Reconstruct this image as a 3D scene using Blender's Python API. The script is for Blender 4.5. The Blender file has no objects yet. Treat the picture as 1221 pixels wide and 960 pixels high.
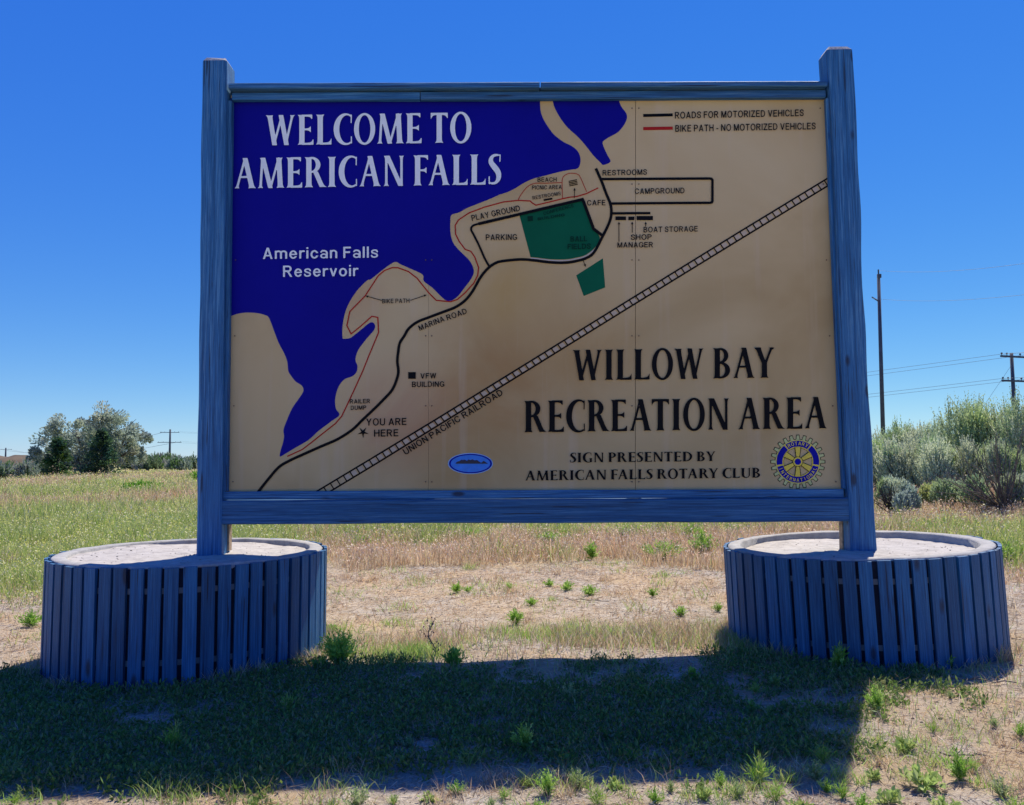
import bpy, bmesh, math, random
import numpy as np
from mathutils import Vector, Matrix, noise as mnoise
from mathutils.geometry import tessellate_polygon

R = math.radians
random.seed(7)
C = bpy.context.scene.collection
sc = bpy.context.scene

# ------------------------------------------------------------------ camera, sky, sun
EYE = Vector((0.0, -4.8, 1.12))
FPX = 950.0
PITCH = math.atan(67.0 / FPX)
ROLL = R(-0.45)
cam = bpy.data.cameras.new('camera')
cam.sensor_width = 36.0
cam.lens = FPX / 1221.0 * 36.0
cam.clip_start = 0.05
cam.clip_end = 4000.0
co = bpy.data.objects.new('camera', cam)
C.objects.link(co)
CR = Matrix.Rotation(R(90) + PITCH, 3, 'X') @ Matrix.Rotation(ROLL, 3, 'Z')
co.matrix_world = Matrix.Translation(EYE) @ CR.to_4x4()
sc.camera = co

SUN_TO = Vector((0.29, 0.578, 1.0)).normalized()
SUN_EL = math.asin(SUN_TO.z)
SUN_AZ = math.atan2(SUN_TO.x, SUN_TO.y)
w = bpy.data.worlds.new('World')
sc.world = w
w.use_nodes = True
nt = w.node_tree
nt.nodes.clear()
wo = nt.nodes.new('ShaderNodeOutputWorld')
bg = nt.nodes.new('ShaderNodeBackground')
sky = nt.nodes.new('ShaderNodeTexSky')
sky.sky_type = 'NISHITA'
sky.sun_disc = False
sky.sun_elevation = SUN_EL
sky.sun_rotation = SUN_AZ
sky.altitude = 1300.0
sky.air_density = 1.0
sky.dust_density = 0.0
sky.ozone_density = 6.0
hs = nt.nodes.new('ShaderNodeHueSaturation')
hs.inputs['Saturation'].default_value = 1.25
nt.links.new(sky.outputs[0], hs.inputs['Color'])
# colour response of the whole sky: the blue channel flattens as in the photograph's film curve
sp = nt.nodes.new('ShaderNodeSeparateColor')
cbn = nt.nodes.new('ShaderNodeCombineColor')
nt.links.new(hs.outputs[0], sp.inputs[0])
for ch, piv, out_, pw in ((0, 0.60, 0.56, 0.85), (1, 1.6, 1.58, 0.84), (2, 5.2, 6.45, 0.30)):
    m1 = nt.nodes.new('ShaderNodeMath'); m1.operation = 'DIVIDE'; m1.inputs[1].default_value = piv
    m2 = nt.nodes.new('ShaderNodeMath'); m2.operation = 'POWER'; m2.inputs[1].default_value = pw
    m3 = nt.nodes.new('ShaderNodeMath'); m3.operation = 'MULTIPLY'; m3.inputs[1].default_value = out_
    nt.links.new(sp.outputs[ch], m1.inputs[0]); nt.links.new(m1.outputs[0], m2.inputs[0])
    nt.links.new(m2.outputs[0], m3.inputs[0]); nt.links.new(m3.outputs[0], cbn.inputs[ch])
nt.links.new(cbn.outputs[0], bg.inputs[0])
bg.inputs[1].default_value = 0.092
nt.links.new(bg.outputs[0], wo.inputs[0])

sl = bpy.data.lights.new('sun', 'SUN')
sl.energy = 5.0
sl.angle = R(0.53)
sl.color = (1.0, 0.91, 0.76)
so = bpy.data.objects.new('sun', sl)
so.rotation_euler = SUN_TO.to_track_quat('Z', 'Y').to_euler()
so.location = (8, 10, 20)
C.objects.link(so)

sc.view_settings.view_transform = 'Standard'
sc.view_settings.look = 'None'
sc.view_settings.exposure = 0.42
sc.view_settings.gamma = 1.0


# a pixel of the 1221 x 960 photograph turned into a point of the world
def ray(px, py):
    return (CR @ Vector(((px - 610.5) / FPX, -(py - 480.0) / FPX, -1.0))).normalized()


def at(px, py, Y=0.0):
    r = ray(px, py)
    return EYE + r * ((Y - EYE.y) / r.y)


# ------------------------------------------------------------------ helpers
def obj(name, me, mats=None, parent=None, label=None, cat=None, group=None, kind=None):
    o = bpy.data.objects.new(name, me)
    C.objects.link(o)
    if mats is not None and me is not None:
        for m in (mats if isinstance(mats, (list, tuple)) else [mats]):
            me.materials.append(m)
    if parent is not None:
        o.parent = parent
    tag(o, label, cat, group, kind)
    return o


def tag(o, label=None, cat=None, group=None, kind=None):
    if label: o['label'] = label
    if cat: o['category'] = cat
    if group: o['group'] = group
    if kind: o['kind'] = kind
    return o


def thing(name, loc, label, cat, group=None, rot=(0, 0, 0)):
    o = obj(name, None, None, None, label, cat, group)
    o.location = loc
    o.rotation_euler = rot
    o.empty_display_size = 0.2
    bpy.context.view_layer.update()
    return o


def pymesh(name, verts, faces, smooth=False):
    me = bpy.data.meshes.new(name)
    me.from_pydata([tuple(v) for v in verts], [], [tuple(f) for f in faces])
    me.update()
    if smooth:
        me.polygons.foreach_set('use_smooth', [True] * len(me.polygons))
    return me


def npmesh(name, verts, tris, cols=None, smooth=False):
    """a mesh of triangles from arrays; cols is one colour per vertex"""
    me = bpy.data.meshes.new(name)
    n, m = len(verts), len(tris)
    me.vertices.add(n)
    me.vertices.foreach_set('co', np.asarray(verts, np.float32).ravel())
    me.loops.add(m * 3)
    me.loops.foreach_set('vertex_index', np.asarray(tris, np.int32).ravel())
    me.polygons.add(m)
    me.polygons.foreach_set('loop_start', np.arange(0, m * 3, 3, dtype=np.int32))
    me.polygons.foreach_set('loop_total', np.full(m, 3, np.int32))
    if smooth:
        me.polygons.foreach_set('use_smooth', np.ones(m, bool))
    if cols is not None:
        ca = me.color_attributes.new('tint', 'FLOAT_COLOR', 'POINT')
        c4 = np.ones((n, 4), np.float32)
        c4[:, :3] = cols
        ca.data.foreach_set('color', c4.ravel())
    me.update(calc_edges=True)
    return me


def tube(p0, p1, r0, r1, n=8):
    p0, p1 = Vector(p0), Vector(p1)
    q = (p1 - p0).to_track_quat('Z', 'Y')
    v = []
    for p, r in ((p0, r0), (p1, r1)):
        for k in range(n):
            a = 2 * math.pi * k / n
            v.append(p + q @ Vector((r * math.cos(a), r * math.sin(a), 0)))
    f = [(k, (k + 1) % n, (k + 1) % n + n, k + n) for k in range(n)] + [tuple(range(n - 1, -1, -1)), tuple(range(n, 2 * n))]
    return v, f


# ------------------------------------------------------------------ materials
def newmat(name):
    m = bpy.data.materials.new(name)
    m.use_nodes = True
    t = m.node_tree
    return m, t, t.nodes['Principled BSDF']


def N(t, kind, **kw):
    n = t.nodes.new(kind)
    for k, v in kw.items():
        if k in n.inputs:
            n.inputs[k].default_value = v
        else:
            setattr(n, k, v)
    return n


def ramp(t, src, stops):
    r = t.nodes.new('ShaderNodeValToRGB')
    e = r.color_ramp.elements
    while len(e) < len(stops):
        e.new(0.5)
    for k, (p, c) in enumerate(stops):
        e[k].position = p
        e[k].color = (c[0], c[1], c[2], 1)
    t.links.new(src, r.inputs[0])
    return r.outputs[0]


def mix(t, a, b, fac, mode='MIX'):
    m = t.nodes.new('ShaderNodeMix')
    m.data_type = 'RGBA'
    m.blend_type = mode
    for s, v in ((m.inputs[0], fac), (m.inputs[6], a), (m.inputs[7], b)):
        if hasattr(v, 'is_linked') or hasattr(v, 'links'):
            t.links.new(v, s)
        elif isinstance(v, (int, float)):
            s.default_value = v
        else:
            s.default_value = (v[0], v[1], v[2], 1)
    return m.outputs[2]


def coords(t, scale=(1, 1, 1), kind='Object', rnd=False):
    tc = t.nodes.new('ShaderNodeTexCoord')
    mp = t.nodes.new('ShaderNodeMapping')
    mp.inputs['Scale'].default_value = scale
    t.links.new(tc.outputs[kind], mp.inputs['Vector'])
    if rnd:
        oi = t.nodes.new('ShaderNodeObjectInfo')
        mu = t.nodes.new('ShaderNodeMath')
        mu.operation = 'MULTIPLY'
        mu.inputs[1].default_value = 37.0
        t.links.new(oi.outputs['Random'], mu.inputs[0])
        cb = t.nodes.new('ShaderNodeCombineXYZ')
        for k in range(3):
            t.links.new(mu.outputs[0], cb.inputs[k])
        t.links.new(cb.outputs[0], mp.inputs['Location'])
    return mp.outputs[0]


def noise_tex(t, vec, scale, detail=6.0, rough=0.6, dist=0.0):
    n = N(t, 'ShaderNodeTexNoise')
    n.inputs['Scale'].default_value = scale
    n.inputs['Detail'].default_value = detail
    n.inputs['Roughness'].default_value = rough
    n.inputs['Distortion'].default_value = dist
    t.links.new(vec, n.inputs['Vector'])
    return n.outputs[0]


def bump(t, b, h, strength, dist):
    n = t.nodes.new('ShaderNodeBump')
    n.inputs['Strength'].default_value = strength
    n.inputs['Distance'].default_value = dist
    t.links.new(h, n.inputs['Height'])
    t.links.new(n.outputs[0], b.inputs['Normal'])


def blue_wood(name, scale, dark=(0.007, 0.062, 0.150), mid=(0.017, 0.134, 0.315), pale=(0.13, 0.33, 0.52), wear=0.62):
    """weathered blue paint over timber; scale is small along the grain"""
    m, t, b = newmat(name)
    v = coords(t, scale, rnd=True)
    g = noise_tex(t, v, 1.0, 8, 0.7, 0.4)
    col = ramp(t, g, [(0.28, dark), (0.5, mid), (0.78, pale)])
    v2 = coords(t, tuple(s * 3.1 for s in scale), rnd=True)
    g2 = noise_tex(t, v2, 1.0, 4, 0.6)
    chips = ramp(t, g2, [(wear, (0, 0, 0)), (wear + 0.1, (1, 1, 1))])
    v3 = coords(t, (3, 3, 3), rnd=True)
    g3 = noise_tex(t, v3, 1.0, 3, 0.6)
    m3 = ramp(t, g3, [(0.45, (0, 0, 0)), (0.7, (0.75, 0.75, 0.75))])
    fac = mix(t, chips, m3, 1.0, 'MULTIPLY')
    col = mix(t, col, (0.22, 0.30, 0.40), fac)
    cr = noise_tex(t, coords(t, tuple(s * (0.8 if s > 10 else 1.0) for s in scale), rnd=True), 1.0, 2, 0.4, 0.1)
    crk = ramp(t, cr, [(0.30, (0.8, 0.8, 0.8)), (0.34, (0, 0, 0))])
    col = mix(t, col, (0.006, 0.012, 0.03), crk)
    vo = t.nodes.new('ShaderNodeTexVoronoi')
    vo.inputs['Scale'].default_value = 1.0
    t.links.new(coords(t, tuple(6.5 if q > 10 else 2.6 for q in scale), rnd=True), vo.inputs['Vector'])
    knot = ramp(t, vo.outputs['Distance'], [(0.07, (0.9, 0.9, 0.9)), (0.13, (0, 0, 0))])
    col = mix(t, col, (0.008, 0.02, 0.05), knot)
    fg = noise_tex(t, coords(t, tuple(s * (2.2 if s > 10 else 1.6) for s in scale), rnd=True), 1.0, 5, 0.75, 0.3)
    col = mix(t, col, ramp(t, fg, [(0.30, (0.35, 0.38, 0.45)), (0.50, (1, 1, 1)), (0.72, (1.6, 1.45, 1.35))]), 0.9, 'MULTIPLY')
    oi = t.nodes.new('ShaderNodeObjectInfo')
    mr = t.nodes.new('ShaderNodeMapRange')
    mr.inputs[3].default_value = 0.72
    mr.inputs[4].default_value = 1.25
    t.links.new(oi.outputs['Random'], mr.inputs[0])
    hsv = t.nodes.new('ShaderNodeHueSaturation')
    t.links.new(mr.outputs[0], hsv.inputs['Value'])
    t.links.new(col, hsv.inputs['Color'])
    t.links.new(hsv.outputs[0], b.inputs['Base Color'])
    b.inputs['Roughness'].default_value = 0.62
    bump(t, b, fg, 0.7, 0.005)
    return m


def flat(name, col, rough=0.55, var=0.12, scale=9.0, spec=0.5):
    m, t, b = newmat(name)
    g = noise_tex(t, coords(t), scale, 5, 0.65)
    c = ramp(t, g, [(0.3, [x * (1 - var) for x in col]), (0.7, [min(1, x * (1 + var)) for x in col])])
    t.links.new(c, b.inputs['Base Color'])
    b.inputs['Roughness'].default_value = rough
    b.inputs['Specular IOR Level'].default_value = spec
    return m


M = {}
M['post'] = blue_wood('blue_post_wood', (75, 75, 2.0))
M['beam'] = blue_wood('blue_beam_wood', (1.8, 75, 75))
M['slat'] = blue_wood('blue_slat_wood', (90, 90, 2.6), (0.004, 0.048, 0.125), (0.007, 0.100, 0.245), (0.06, 0.21, 0.38), 0.66)
M['raw'] = flat('raw_timber', (0.34, 0.24, 0.15), 0.8, 0.5, 30)
M['grey_wood'] = flat('grey_end_grain', (0.45, 0.42, 0.38), 0.85, 0.5, 60)
M['black'] = flat('black_vinyl', (0.004, 0.004, 0.005), 0.6, 0.3, spec=0.12)
M['navy'] = flat('navy_vinyl', (0.010, 0.010, 0.035), 0.5, 0.3)
M['red'] = flat('red_line_paint', (0.42, 0.016, 0.012), 0.6, spec=0.15)
M['white'] = flat('white_vinyl', (0.82, 0.88, 0.86), 0.5, 0.04)
M['cream'] = flat('pale_line_paint', (0.55, 0.52, 0.48), 0.55)
M['green'] = flat('green_field_paint', (0.003, 0.115, 0.055), 0.7, 0.12, 2.5, 0.1)
M['darkgreen'] = flat('dark_green_ink', (0.002, 0.035, 0.02), 0.7, spec=0.1)
M['lake'] = flat('lake_blue_paint', (0.003, 0.002, 0.24), 0.6, 0.10, 1.2, 0.12)
M['yellow'] = flat('emblem_yellow', (0.80, 0.62, 0.06), 0.5)
M['emblemblue'] = flat('emblem_blue', (0.004, 0.006, 0.30), 0.6, spec=0.12)
M['oval'] = flat('oval_blue', (0.02, 0.22, 0.75), 0.5, 0.15, 20)
M['ovalrim'] = flat('oval_rim', (0.35, 0.55, 0.75), 0.5)


def panel_material():
    m, t, b = newmat('tan_panel_paint')
    v = coords(t)
    base = ramp(t, noise_tex(t, v, 0.9, 4, 0.55, 0.6), [(0.32, (0.48, 0.34, 0.145)), (0.52, (0.59, 0.445, 0.215)), (0.75, (0.64, 0.51, 0.27))])
    # tanned stains that bled through the paint round three places
    st = noise_tex(t, v, 1.7, 5, 0.6, 0.8)
    for (px, py, rad, col) in ((590, 470, 0.75, (0.44, 0.225, 0.07)), (480, 500, 0.5, (0.50, 0.26, 0.14)), (600, 345, 0.45, (0.54, 0.36, 0.12)), (690, 420, 0.6, (0.50, 0.32, 0.12)), (560, 560, 0.6, (0.47, 0.31, 0.12)), (420, 350, 0.3, (0.56, 0.38, 0.19))):
        p = at(px, py, 0.0)
        vm = t.nodes.new('ShaderNodeVectorMath')
        vm.operation = 'DISTANCE'
        vm.inputs[1].default_value = p
        tc = t.nodes.new('ShaderNodeTexCoord')
        t.links.new(tc.outputs['Object'], vm.inputs[0])
        mr = t.nodes.new('ShaderNodeMapRange')
        mr.inputs[1].default_value = 0.0
        mr.inputs[2].default_value = rad
        mr.inputs[3].default_value = 0.9
        mr.inputs[4].default_value = 0.0
        mr.interpolation_type = 'SMOOTHSTEP'
        t.links.new(vm.outputs['Value'], mr.inputs[0])
        mu = t.nodes.new('ShaderNodeMath')
        mu.operation = 'MULTIPLY'
        t.links.new(mr.outputs[0], mu.inputs[0])
        t.links.new(ramp(t, st, [(0.3, (0.25, 0.25, 0.25)), (0.65, (1, 1, 1))]), mu.inputs[1])
        base = mix(t, base, col, mu.outputs[0])
    # long pale drips
    dr = noise_tex(t, coords(t, (9, 1, 0.5)), 1.0, 4, 0.6)
    base = mix(t, base, (0.62, 0.50, 0.34), ramp(t, dr, [(0.56, (0, 0, 0)), (0.80, (0.5, 0.5, 0.5))]))
    t.links.new(base, b.inputs['Base Color'])
    b.inputs['Roughness'].default_value = 0.6
    b.inputs['Specular IOR Level'].default_value = 0.2
    bump(t, b, noise_tex(t, v, 60, 3, 0.5), 0.08, 0.002)
    return m


M['panel'] = panel_material()


def concrete_mat(name, c0, c1, c2):
    m, t, b = newmat(name)
    v = coords(t)
    g = noise_tex(t, v, 14, 8, 0.7)
    col = ramp(t, g, [(0.3, c0), (0.5, c1), (0.75, c2)])
    t.links.new(col, b.inputs['Base Color'])
    b.inputs['Roughness'].default_value = 0.9
    bump(t, b, noise_tex(t, v, 70, 6, 0.7), 0.5, 0.006)
    return m


M['concrete'] = concrete_mat('grey_concrete', (0.22, 0.215, 0.21), (0.34, 0.335, 0.325), (0.45, 0.44, 0.42))
M['darkring'] = concrete_mat('slat_gap_shade_concrete', (0.005, 0.008, 0.02), (0.009, 0.014, 0.035), (0.015, 0.022, 0.05))  # near-black colour puts the shade between the slats into the wall
M['fill'] = concrete_mat('pale_gravel_fill', (0.26, 0.24, 0.22), (0.40, 0.375, 0.345), (0.50, 0.475, 0.44))
M['strap'] = flat('galvanised_strap', (0.12, 0.15, 0.19), 0.6, 0.2)
M['pole'] = flat('creosoted_pole_wood', (0.045, 0.060, 0.095), 0.8, 0.3, 3)
M['wire'] = flat('line_wire', (0.16, 0.20, 0.26), 0.5)
M['bark'] = flat('grey_bark', (0.12, 0.10, 0.085), 0.9, 0.4, 12)
M['darkbark'] = flat('dark_dead_wood', (0.045, 0.038, 0.035), 0.9, 0.4, 12)


def leaf_mat(name, trans=0.35, rough=0.6):
    m, t, b = newmat(name)
    at_ = t.nodes.new('ShaderNodeAttribute')
    at_.attribute_name = 'tint'
    t.links.new(at_.outputs['Color'], b.inputs['Base Color'])
    b.inputs['Roughness'].default_value = rough
    b.inputs['Specular IOR Level'].default_value = 0.25
    tr = t.nodes.new('ShaderNodeBsdfTranslucent')
    t.links.new(at_.outputs['Color'], tr.inputs['Color'])
    mx = t.nodes.new('ShaderNodeMixShader')
    mx.inputs[0].default_value = trans
    out = t.nodes['Material Output']
    t.links.new(b.outputs[0], mx.inputs[1])
    t.links.new(tr.outputs[0], mx.inputs[2])
    t.links.new(mx.outputs[0], out.inputs[0])
    return m


M['leaf'] = leaf_mat('leaf_green', 0.42, 0.5)
M['sage'] = leaf_mat('sage_leaf', 0.40, 0.75)
M['grass'] = leaf_mat('grass_blades', 0.45, 0.6)


# ------------------------------------------------------------------ the ground
def sstep(a, b, x):
    t = np.clip((x - a) / (b - a), 0, 1)
    return t * t * (3 - 2 * t)


def vnoise(x, y, s, seed=0):
    """smooth value noise on arrays, 0..1"""
    x = np.asarray(x, float) * s + seed * 17.31
    y = np.asarray(y, float) * s + seed * 9.73
    xi, yi = np.floor(x), np.floor(y)
    fx, fy = x - xi, y - yi
    fx = fx * fx * (3 - 2 * fx)
    fy = fy * fy * (3 - 2 * fy)

    def h(a, b):
        v = np.sin(a * 127.1 + b * 311.7 + seed * 3.3) * 43758.5453
        return v - np.floor(v)
    return (h(xi, yi) * (1 - fx) + h(xi + 1, yi) * fx) * (1 - fy) + (h(xi, yi + 1) * (1 - fx) + h(xi + 1, yi + 1) * fx) * fy


def gh(x, y):
    x = np.asarray(x, float)
    y = np.asarray(y, float)
    d = y + 4.8
    z = 0.016 * 40 * np.tanh(x / 40) + 0.018
    z = z + 0.72 * sstep(8, 17, d) * sstep(4.0, 10.0, x)
    amp = sstep(-2, 3, np.abs(d - 4.0))
    z = z + (vnoise(x, y, 0.45, 1) - 0.5) * 0.07 * amp * sstep(4.5, 8, d)
    z = z + (vnoise(x, y, 2.6, 2) - 0.5) * 0.018 + (vnoise(x, y, 9, 3) - 0.5) * 0.008
    z = z + (vnoise(x, y, 0.05, 5) - 0.5) * 0.6 * sstep(30, 80, d)
    return z


def gpt(px, py):
    """where the ray through a photograph pixel meets the ground"""
    r = ray(px, py)
    ts = 1.5 * 1.01 ** np.arange(640)
    below = (EYE.z + r.z * ts) < gh(EYE.x + r.x * ts, EYE.y + r.y * ts)
    i = int(np.argmax(below)) if below.any() else int(np.searchsorted(ts, 60.0))
    lo_, hi_ = ts[max(0, i - 1)], ts[i]
    for k in range(20):
        t = (lo_ + hi_) / 2
        p = EYE + r * t
        if p.z < float(gh(p.x, p.y)): hi_ = t
        else: lo_ = t
    p = EYE + r * t
    return Vector((p.x, p.y, float(gh(p.x, p.y))))


def spaced(lo, hi, fine_lo, fine_hi, step, grow):
    a = [fine_lo]
    while a[-1] < fine_hi: a.append(a[-1] + step)
    s = step
    while a[-1] < hi:
        s *= grow
        a.append(a[-1] + s)
    b, s = [fine_lo], step
    while b[-1] > lo:
        s *= grow
        b.append(b[-1] - s)
    return np.array(b[:0:-1] + a)


gx = spaced(-1500, 1500, -5, 5, 0.04, 1.09)
gy = spaced(-60, 3000, -2.8, 5, 0.04, 1.07)
GX, GY = np.meshgrid(gx, gy)
GZ = gh(GX, GY)
gv = np.stack([GX, GY, GZ], -1).reshape(-1, 3)
nxg, nyg = len(gx), len(gy)
ii = (np.arange(nyg - 1)[:, None] * nxg + np.arange(nxg - 1)[None, :]).ravel()
gt = np.concatenate([np.stack([ii, ii + 1, ii + nxg + 1], 1), np.stack([ii, ii + nxg + 1, ii + nxg], 1)])


def ground_material():
    m, t, b = newmat('dry_soil_and_straw')
    v = coords(t)
    soil = ramp(t, noise_tex(t, v, 5.0, 8, 0.7), [(0.3, (0.29, 0.245, 0.195)), (0.5, (0.47, 0.41, 0.34)), (0.72, (0.61, 0.56, 0.49))])
    fine = ramp(t, noise_tex(t, v, 90, 6, 0.75), [(0.33, (0.45, 0.45, 0.45)), (0.55, (1.0, 1.0, 1.0)), (0.75, (1.35, 1.33, 1.3))])
    soil = mix(t, soil, fine, 1.0, 'MULTIPLY')
    straw = ramp(t, noise_tex(t, v, 1.3, 5, 0.6, 0.5), [(0.42, (0, 0, 0)), (0.62, (0.8, 0.8, 0.8))])
    soil = mix(t, soil, (0.50, 0.37, 0.22), straw)
    # the field beyond the bare strip: low growth, rust and olive patches
    sep = t.nodes.new('ShaderNodeSeparateXYZ')
    tc = t.nodes.new('ShaderNodeTexCoord')
    t.links.new(tc.outputs['Object'], sep.inputs[0])
    wob = N(t, 'ShaderNodeMath', operation='MULTIPLY_ADD')
    t.links.new(noise_tex(t, v, 0.35, 4, 0.6), wob.inputs[0])
    wob.inputs[1].default_value = 5.0
    t.links.new(sep.outputs[1], wob.inputs[2])
    mr = t.nodes.new('ShaderNodeMapRange')
    mr.inputs[1].default_value = 5.5
    mr.inputs[2].default_value = 10.0
    t.links.new(wob.outputs[0], mr.inputs[0])
    field = ramp(t, noise_tex(t, v, 0.30, 6, 0.65, 0.5), [(0.32, (0.44, 0.27, 0.17)), (0.46, (0.36, 0.31, 0.15)), (0.62, (0.24, 0.30, 0.09)), (0.75, (0.34, 0.36, 0.13))])
    col = mix(t, soil, field, mr.outputs[0])
    t.links.new(col, b.inputs['Base Color'])
    b.inputs['Roughness'].default_value = 0.95
    b.inputs['Specular IOR Level'].default_value = 0.15
    bump(t, b, noise_tex(t, v, 45, 8, 0.75), 0.9, 0.02)
    return m


obj('ground', npmesh('ground', gv, gt, smooth=True), ground_material(), kind='structure')

# brown bare hill far behind at the left
hx = np.linspace(-1, 1, 90)
hy = np.linspace(-1, 1, 40)
HX, HY = np.meshgrid(hx, hy)
pc = at(-8, 556, 150.0)
prof = np.clip(1 - np.abs(HX) ** 2.6, 0, 1) * np.clip(1 - HY ** 2, 0, 1) ** 0.8
HZ = prof * (3.0 + 2.2 * (vnoise(HX * 1.6, HY, 3.2, 4) - 0.45) + 0.7 * vnoise(HX, HY, 11, 6))
hv = np.stack([pc.x + HX * 18, 150 + HY * 16, -1.0 + HZ], -1).reshape(-1, 3)
jj = (np.arange(39)[:, None] * 90 + np.arange(89)[None, :]).ravel()
ht = np.concatenate([np.stack([jj, jj + 1, jj + 91], 1), np.stack([jj, jj + 91, jj + 90], 1)])
hm, t_, b_ = newmat('bare_brown_hill')
t_.links.new(ramp(t_, noise_tex(t_, coords(t_), 0.5, 7, 0.7), [(0.3, (0.075, 0.055, 0.036)), (0.7, (0.14, 0.105, 0.07))]), b_.inputs['Base Color'])
b_.inputs['Roughness'].default_value = 1.0
obj('hill', npmesh('hill', hv, ht, smooth=True), hm, kind='structure')


# ------------------------------------------------------------------ timber members
def timber(name, a0, a1, wx, dy, mat, parent, wob=0.0, n=24, seed=0, cap=None, bev=0.006, axis='Z'):
    """a board between two end points (centre of the FRONT face), wx wide in the picture plane, dy deep (away from the camera)"""
    rnd = random.Random(seed)
    a0, a1 = Vector(a0), Vector(a1)
    L = (a1 - a0)
    d = L.normalized()
    back = Vector((0, 1, 0))
    side = d.cross(back).normalized()
    if isinstance(wx, (int, float)): wx = (wx, wx)
    verts, faces = [], []
    prof = []
    for (sx, sy) in ((-1, 0), (1, 0), (1, 1), (-1, 1)):
        prof.append((sx, sy))
    ring = 8
    for k in range(n + 1):
        f = k / n
        W = (wx[0] * (1 - f) + wx[1] * f) / 2
        c = a0 + L * f
        e = bev
        pts = [(-W + e, 0), (W - e, 0), (W, e), (W, dy - e), (W - e, dy), (-W + e, dy), (-W, dy - e), (-W, e)]
        for j, (u, v) in enumerate(pts):
            q = c + side * u + back * v
            if wob:
                q += side * (mnoise.noise(Vector((f * L.length * 2.2, seed * 3.1 + (u > 0) * 9, 1.0))) * wob)
                q += back * (mnoise.noise(Vector((f * L.length * 3.0, seed * 5.7, 4.0 + (v > 0) * 7))) * wob * 0.6)
            verts.append(q)
    for k in range(n):
        for j in range(ring):
            a = k * ring + j
            b = k * ring + (j + 1) % ring
            faces.append((a, b, b + ring, a + ring))
    faces.append(tuple(range(ring - 1, -1, -1)))
    top = tuple(n * ring + j for j in range(ring))
    mats = [mat]
    if cap:
        # chamfered, splintered top
        base = len(verts)
        cen = sum((verts[i] for i in top), Vector()) / ring
        for j in range(ring):
            verts.append(cen + (verts[top[j]] - cen) * 0.78 + d * (0.018 + rnd.random() * 0.010))
        for j in range(ring):
            faces.append((top[j], top[(j + 1) % ring], base + (j + 1) % ring, base + j))
        verts.append(cen + d * 0.030)
        for j in range(ring):
            faces.append((base + j, base + (j + 1) % ring, len(verts) - 1))
        mats.append(cap)
    else:
        faces.append(top)
    me = pymesh(name, verts, faces)
    if cap:
        for p in list(me.polygons)[-ring * 2:]:
            p.material_index = 1
    me.validate()
    bm = bmesh.new()
    bm.from_mesh(me)
    bmesh.ops.recalc_face_normals(bm, faces=bm.faces)
    bm.to_mesh(me)
    bm.free()
    o = obj(name, me, mats, parent)
    return o


sign = obj('welcome_sign', None, None, None,
           'large blue timber framed map sign welcoming visitors to American Falls, set in two slatted tubs', 'sign')
sign.empty_display_size = 0.3

PY = -0.08     # front of the posts
pl0, pl1 = at(248.5, 668, PY), at(255.5, 72, PY)
pr0, pr1 = at(1031.5, 668, PY), at(1002, 58.5, PY)
wl = (at(263, 655, PY).x - at(233.5, 655, PY).x, at(270.3, 74, PY).x - at(241.5, 74, PY).x)
wr = (at(1045.5, 655, PY).x - at(1014.5, 655, PY).x, at(1016.8, 63, PY).x - at(987.2, 63, PY).x)
timber('post', pl0, pl1, wl, 0.15, M['post'], sign, 0.008, 40, 1, M['grey_wood'], 0.008)
timber('post', pr0, pr1, wr, 0.15, M['post'], sign, 0.012, 40, 5, M['grey_wood'], 0.010)


def mid(a, b): return (a + b) / 2


def hboard(name, l0, l1, r0, r1, Y, dy, mat, seed, wob=0.002, bev=0.004):
    """horizontal board: left end spans pixels l0..l1, right end spans r0..r1"""
    A, B, D, E = at(*l0, Y), at(*l1, Y), at(*r0, Y), at(*r1, Y)
    return timber(name, mid(A, B), mid(D, E), ((A - B).length, (D - E).length), dy, mat, sign, wob, 30, seed, None, bev)


# cap rail in two lengths, trim all round, bottom beam
hboard('cap_rail', (272.5, 98.8), (272.5, 105.4), (643.5, 97.6), (643.5, 104.0), -0.075, 0.14, M['beam'], 11)
hboard('cap_rail', (645.0, 97.6), (645.0, 104.0), (986.5, 96.4), (986.5, 102.4), -0.075, 0.14, M['beam'], 12)
hboard('trim', (276.5, 110.2), (276.5, 119.2), (500.5, 109.4), (500.5, 118.6), -0.04, 0.037, M['beam'], 13)
hboard('trim', (501.5, 109.4), (501.5, 118.6), (984.5, 106.8), (984.5, 116.2), -0.04, 0.037, M['beam'], 14)
hboard('trim', (263.5, 586.4), (263.5, 596.0), (1006.0, 583.4), (1006.0, 593.2), -0.045, 0.042, M['beam'], 15)
hboard('bottom_beam', (264.0, 597.0), (264.0, 625.4), (1012.3, 593.9), (1012.3, 622.0), -0.07, 0.14, M['beam'], 16, 0.005, 0.006)
hboard('shadow_gap_backing', (276.0, 104.8), (276.0, 112.5), (985.5, 103), (985.5, 109.5), 0.014, 0.05, flat('gap_shade_batten', (0.012, 0.012, 0.015), 0.9), 17)  # batten coloured near black to stand for shade under the cap rail


def vboard(name, b0, b1, t0, t1, Y, dy, mat, seed):
    A, B, D, E = at(*b0, Y), at(*b1, Y), at(*t0, Y), at(*t1, Y)
    return timber(name, mid(A, B), mid(D, E), ((A - B).length, (D - E).length), dy, mat, sign, 0.002, 30, seed, None, 0.003)


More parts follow.
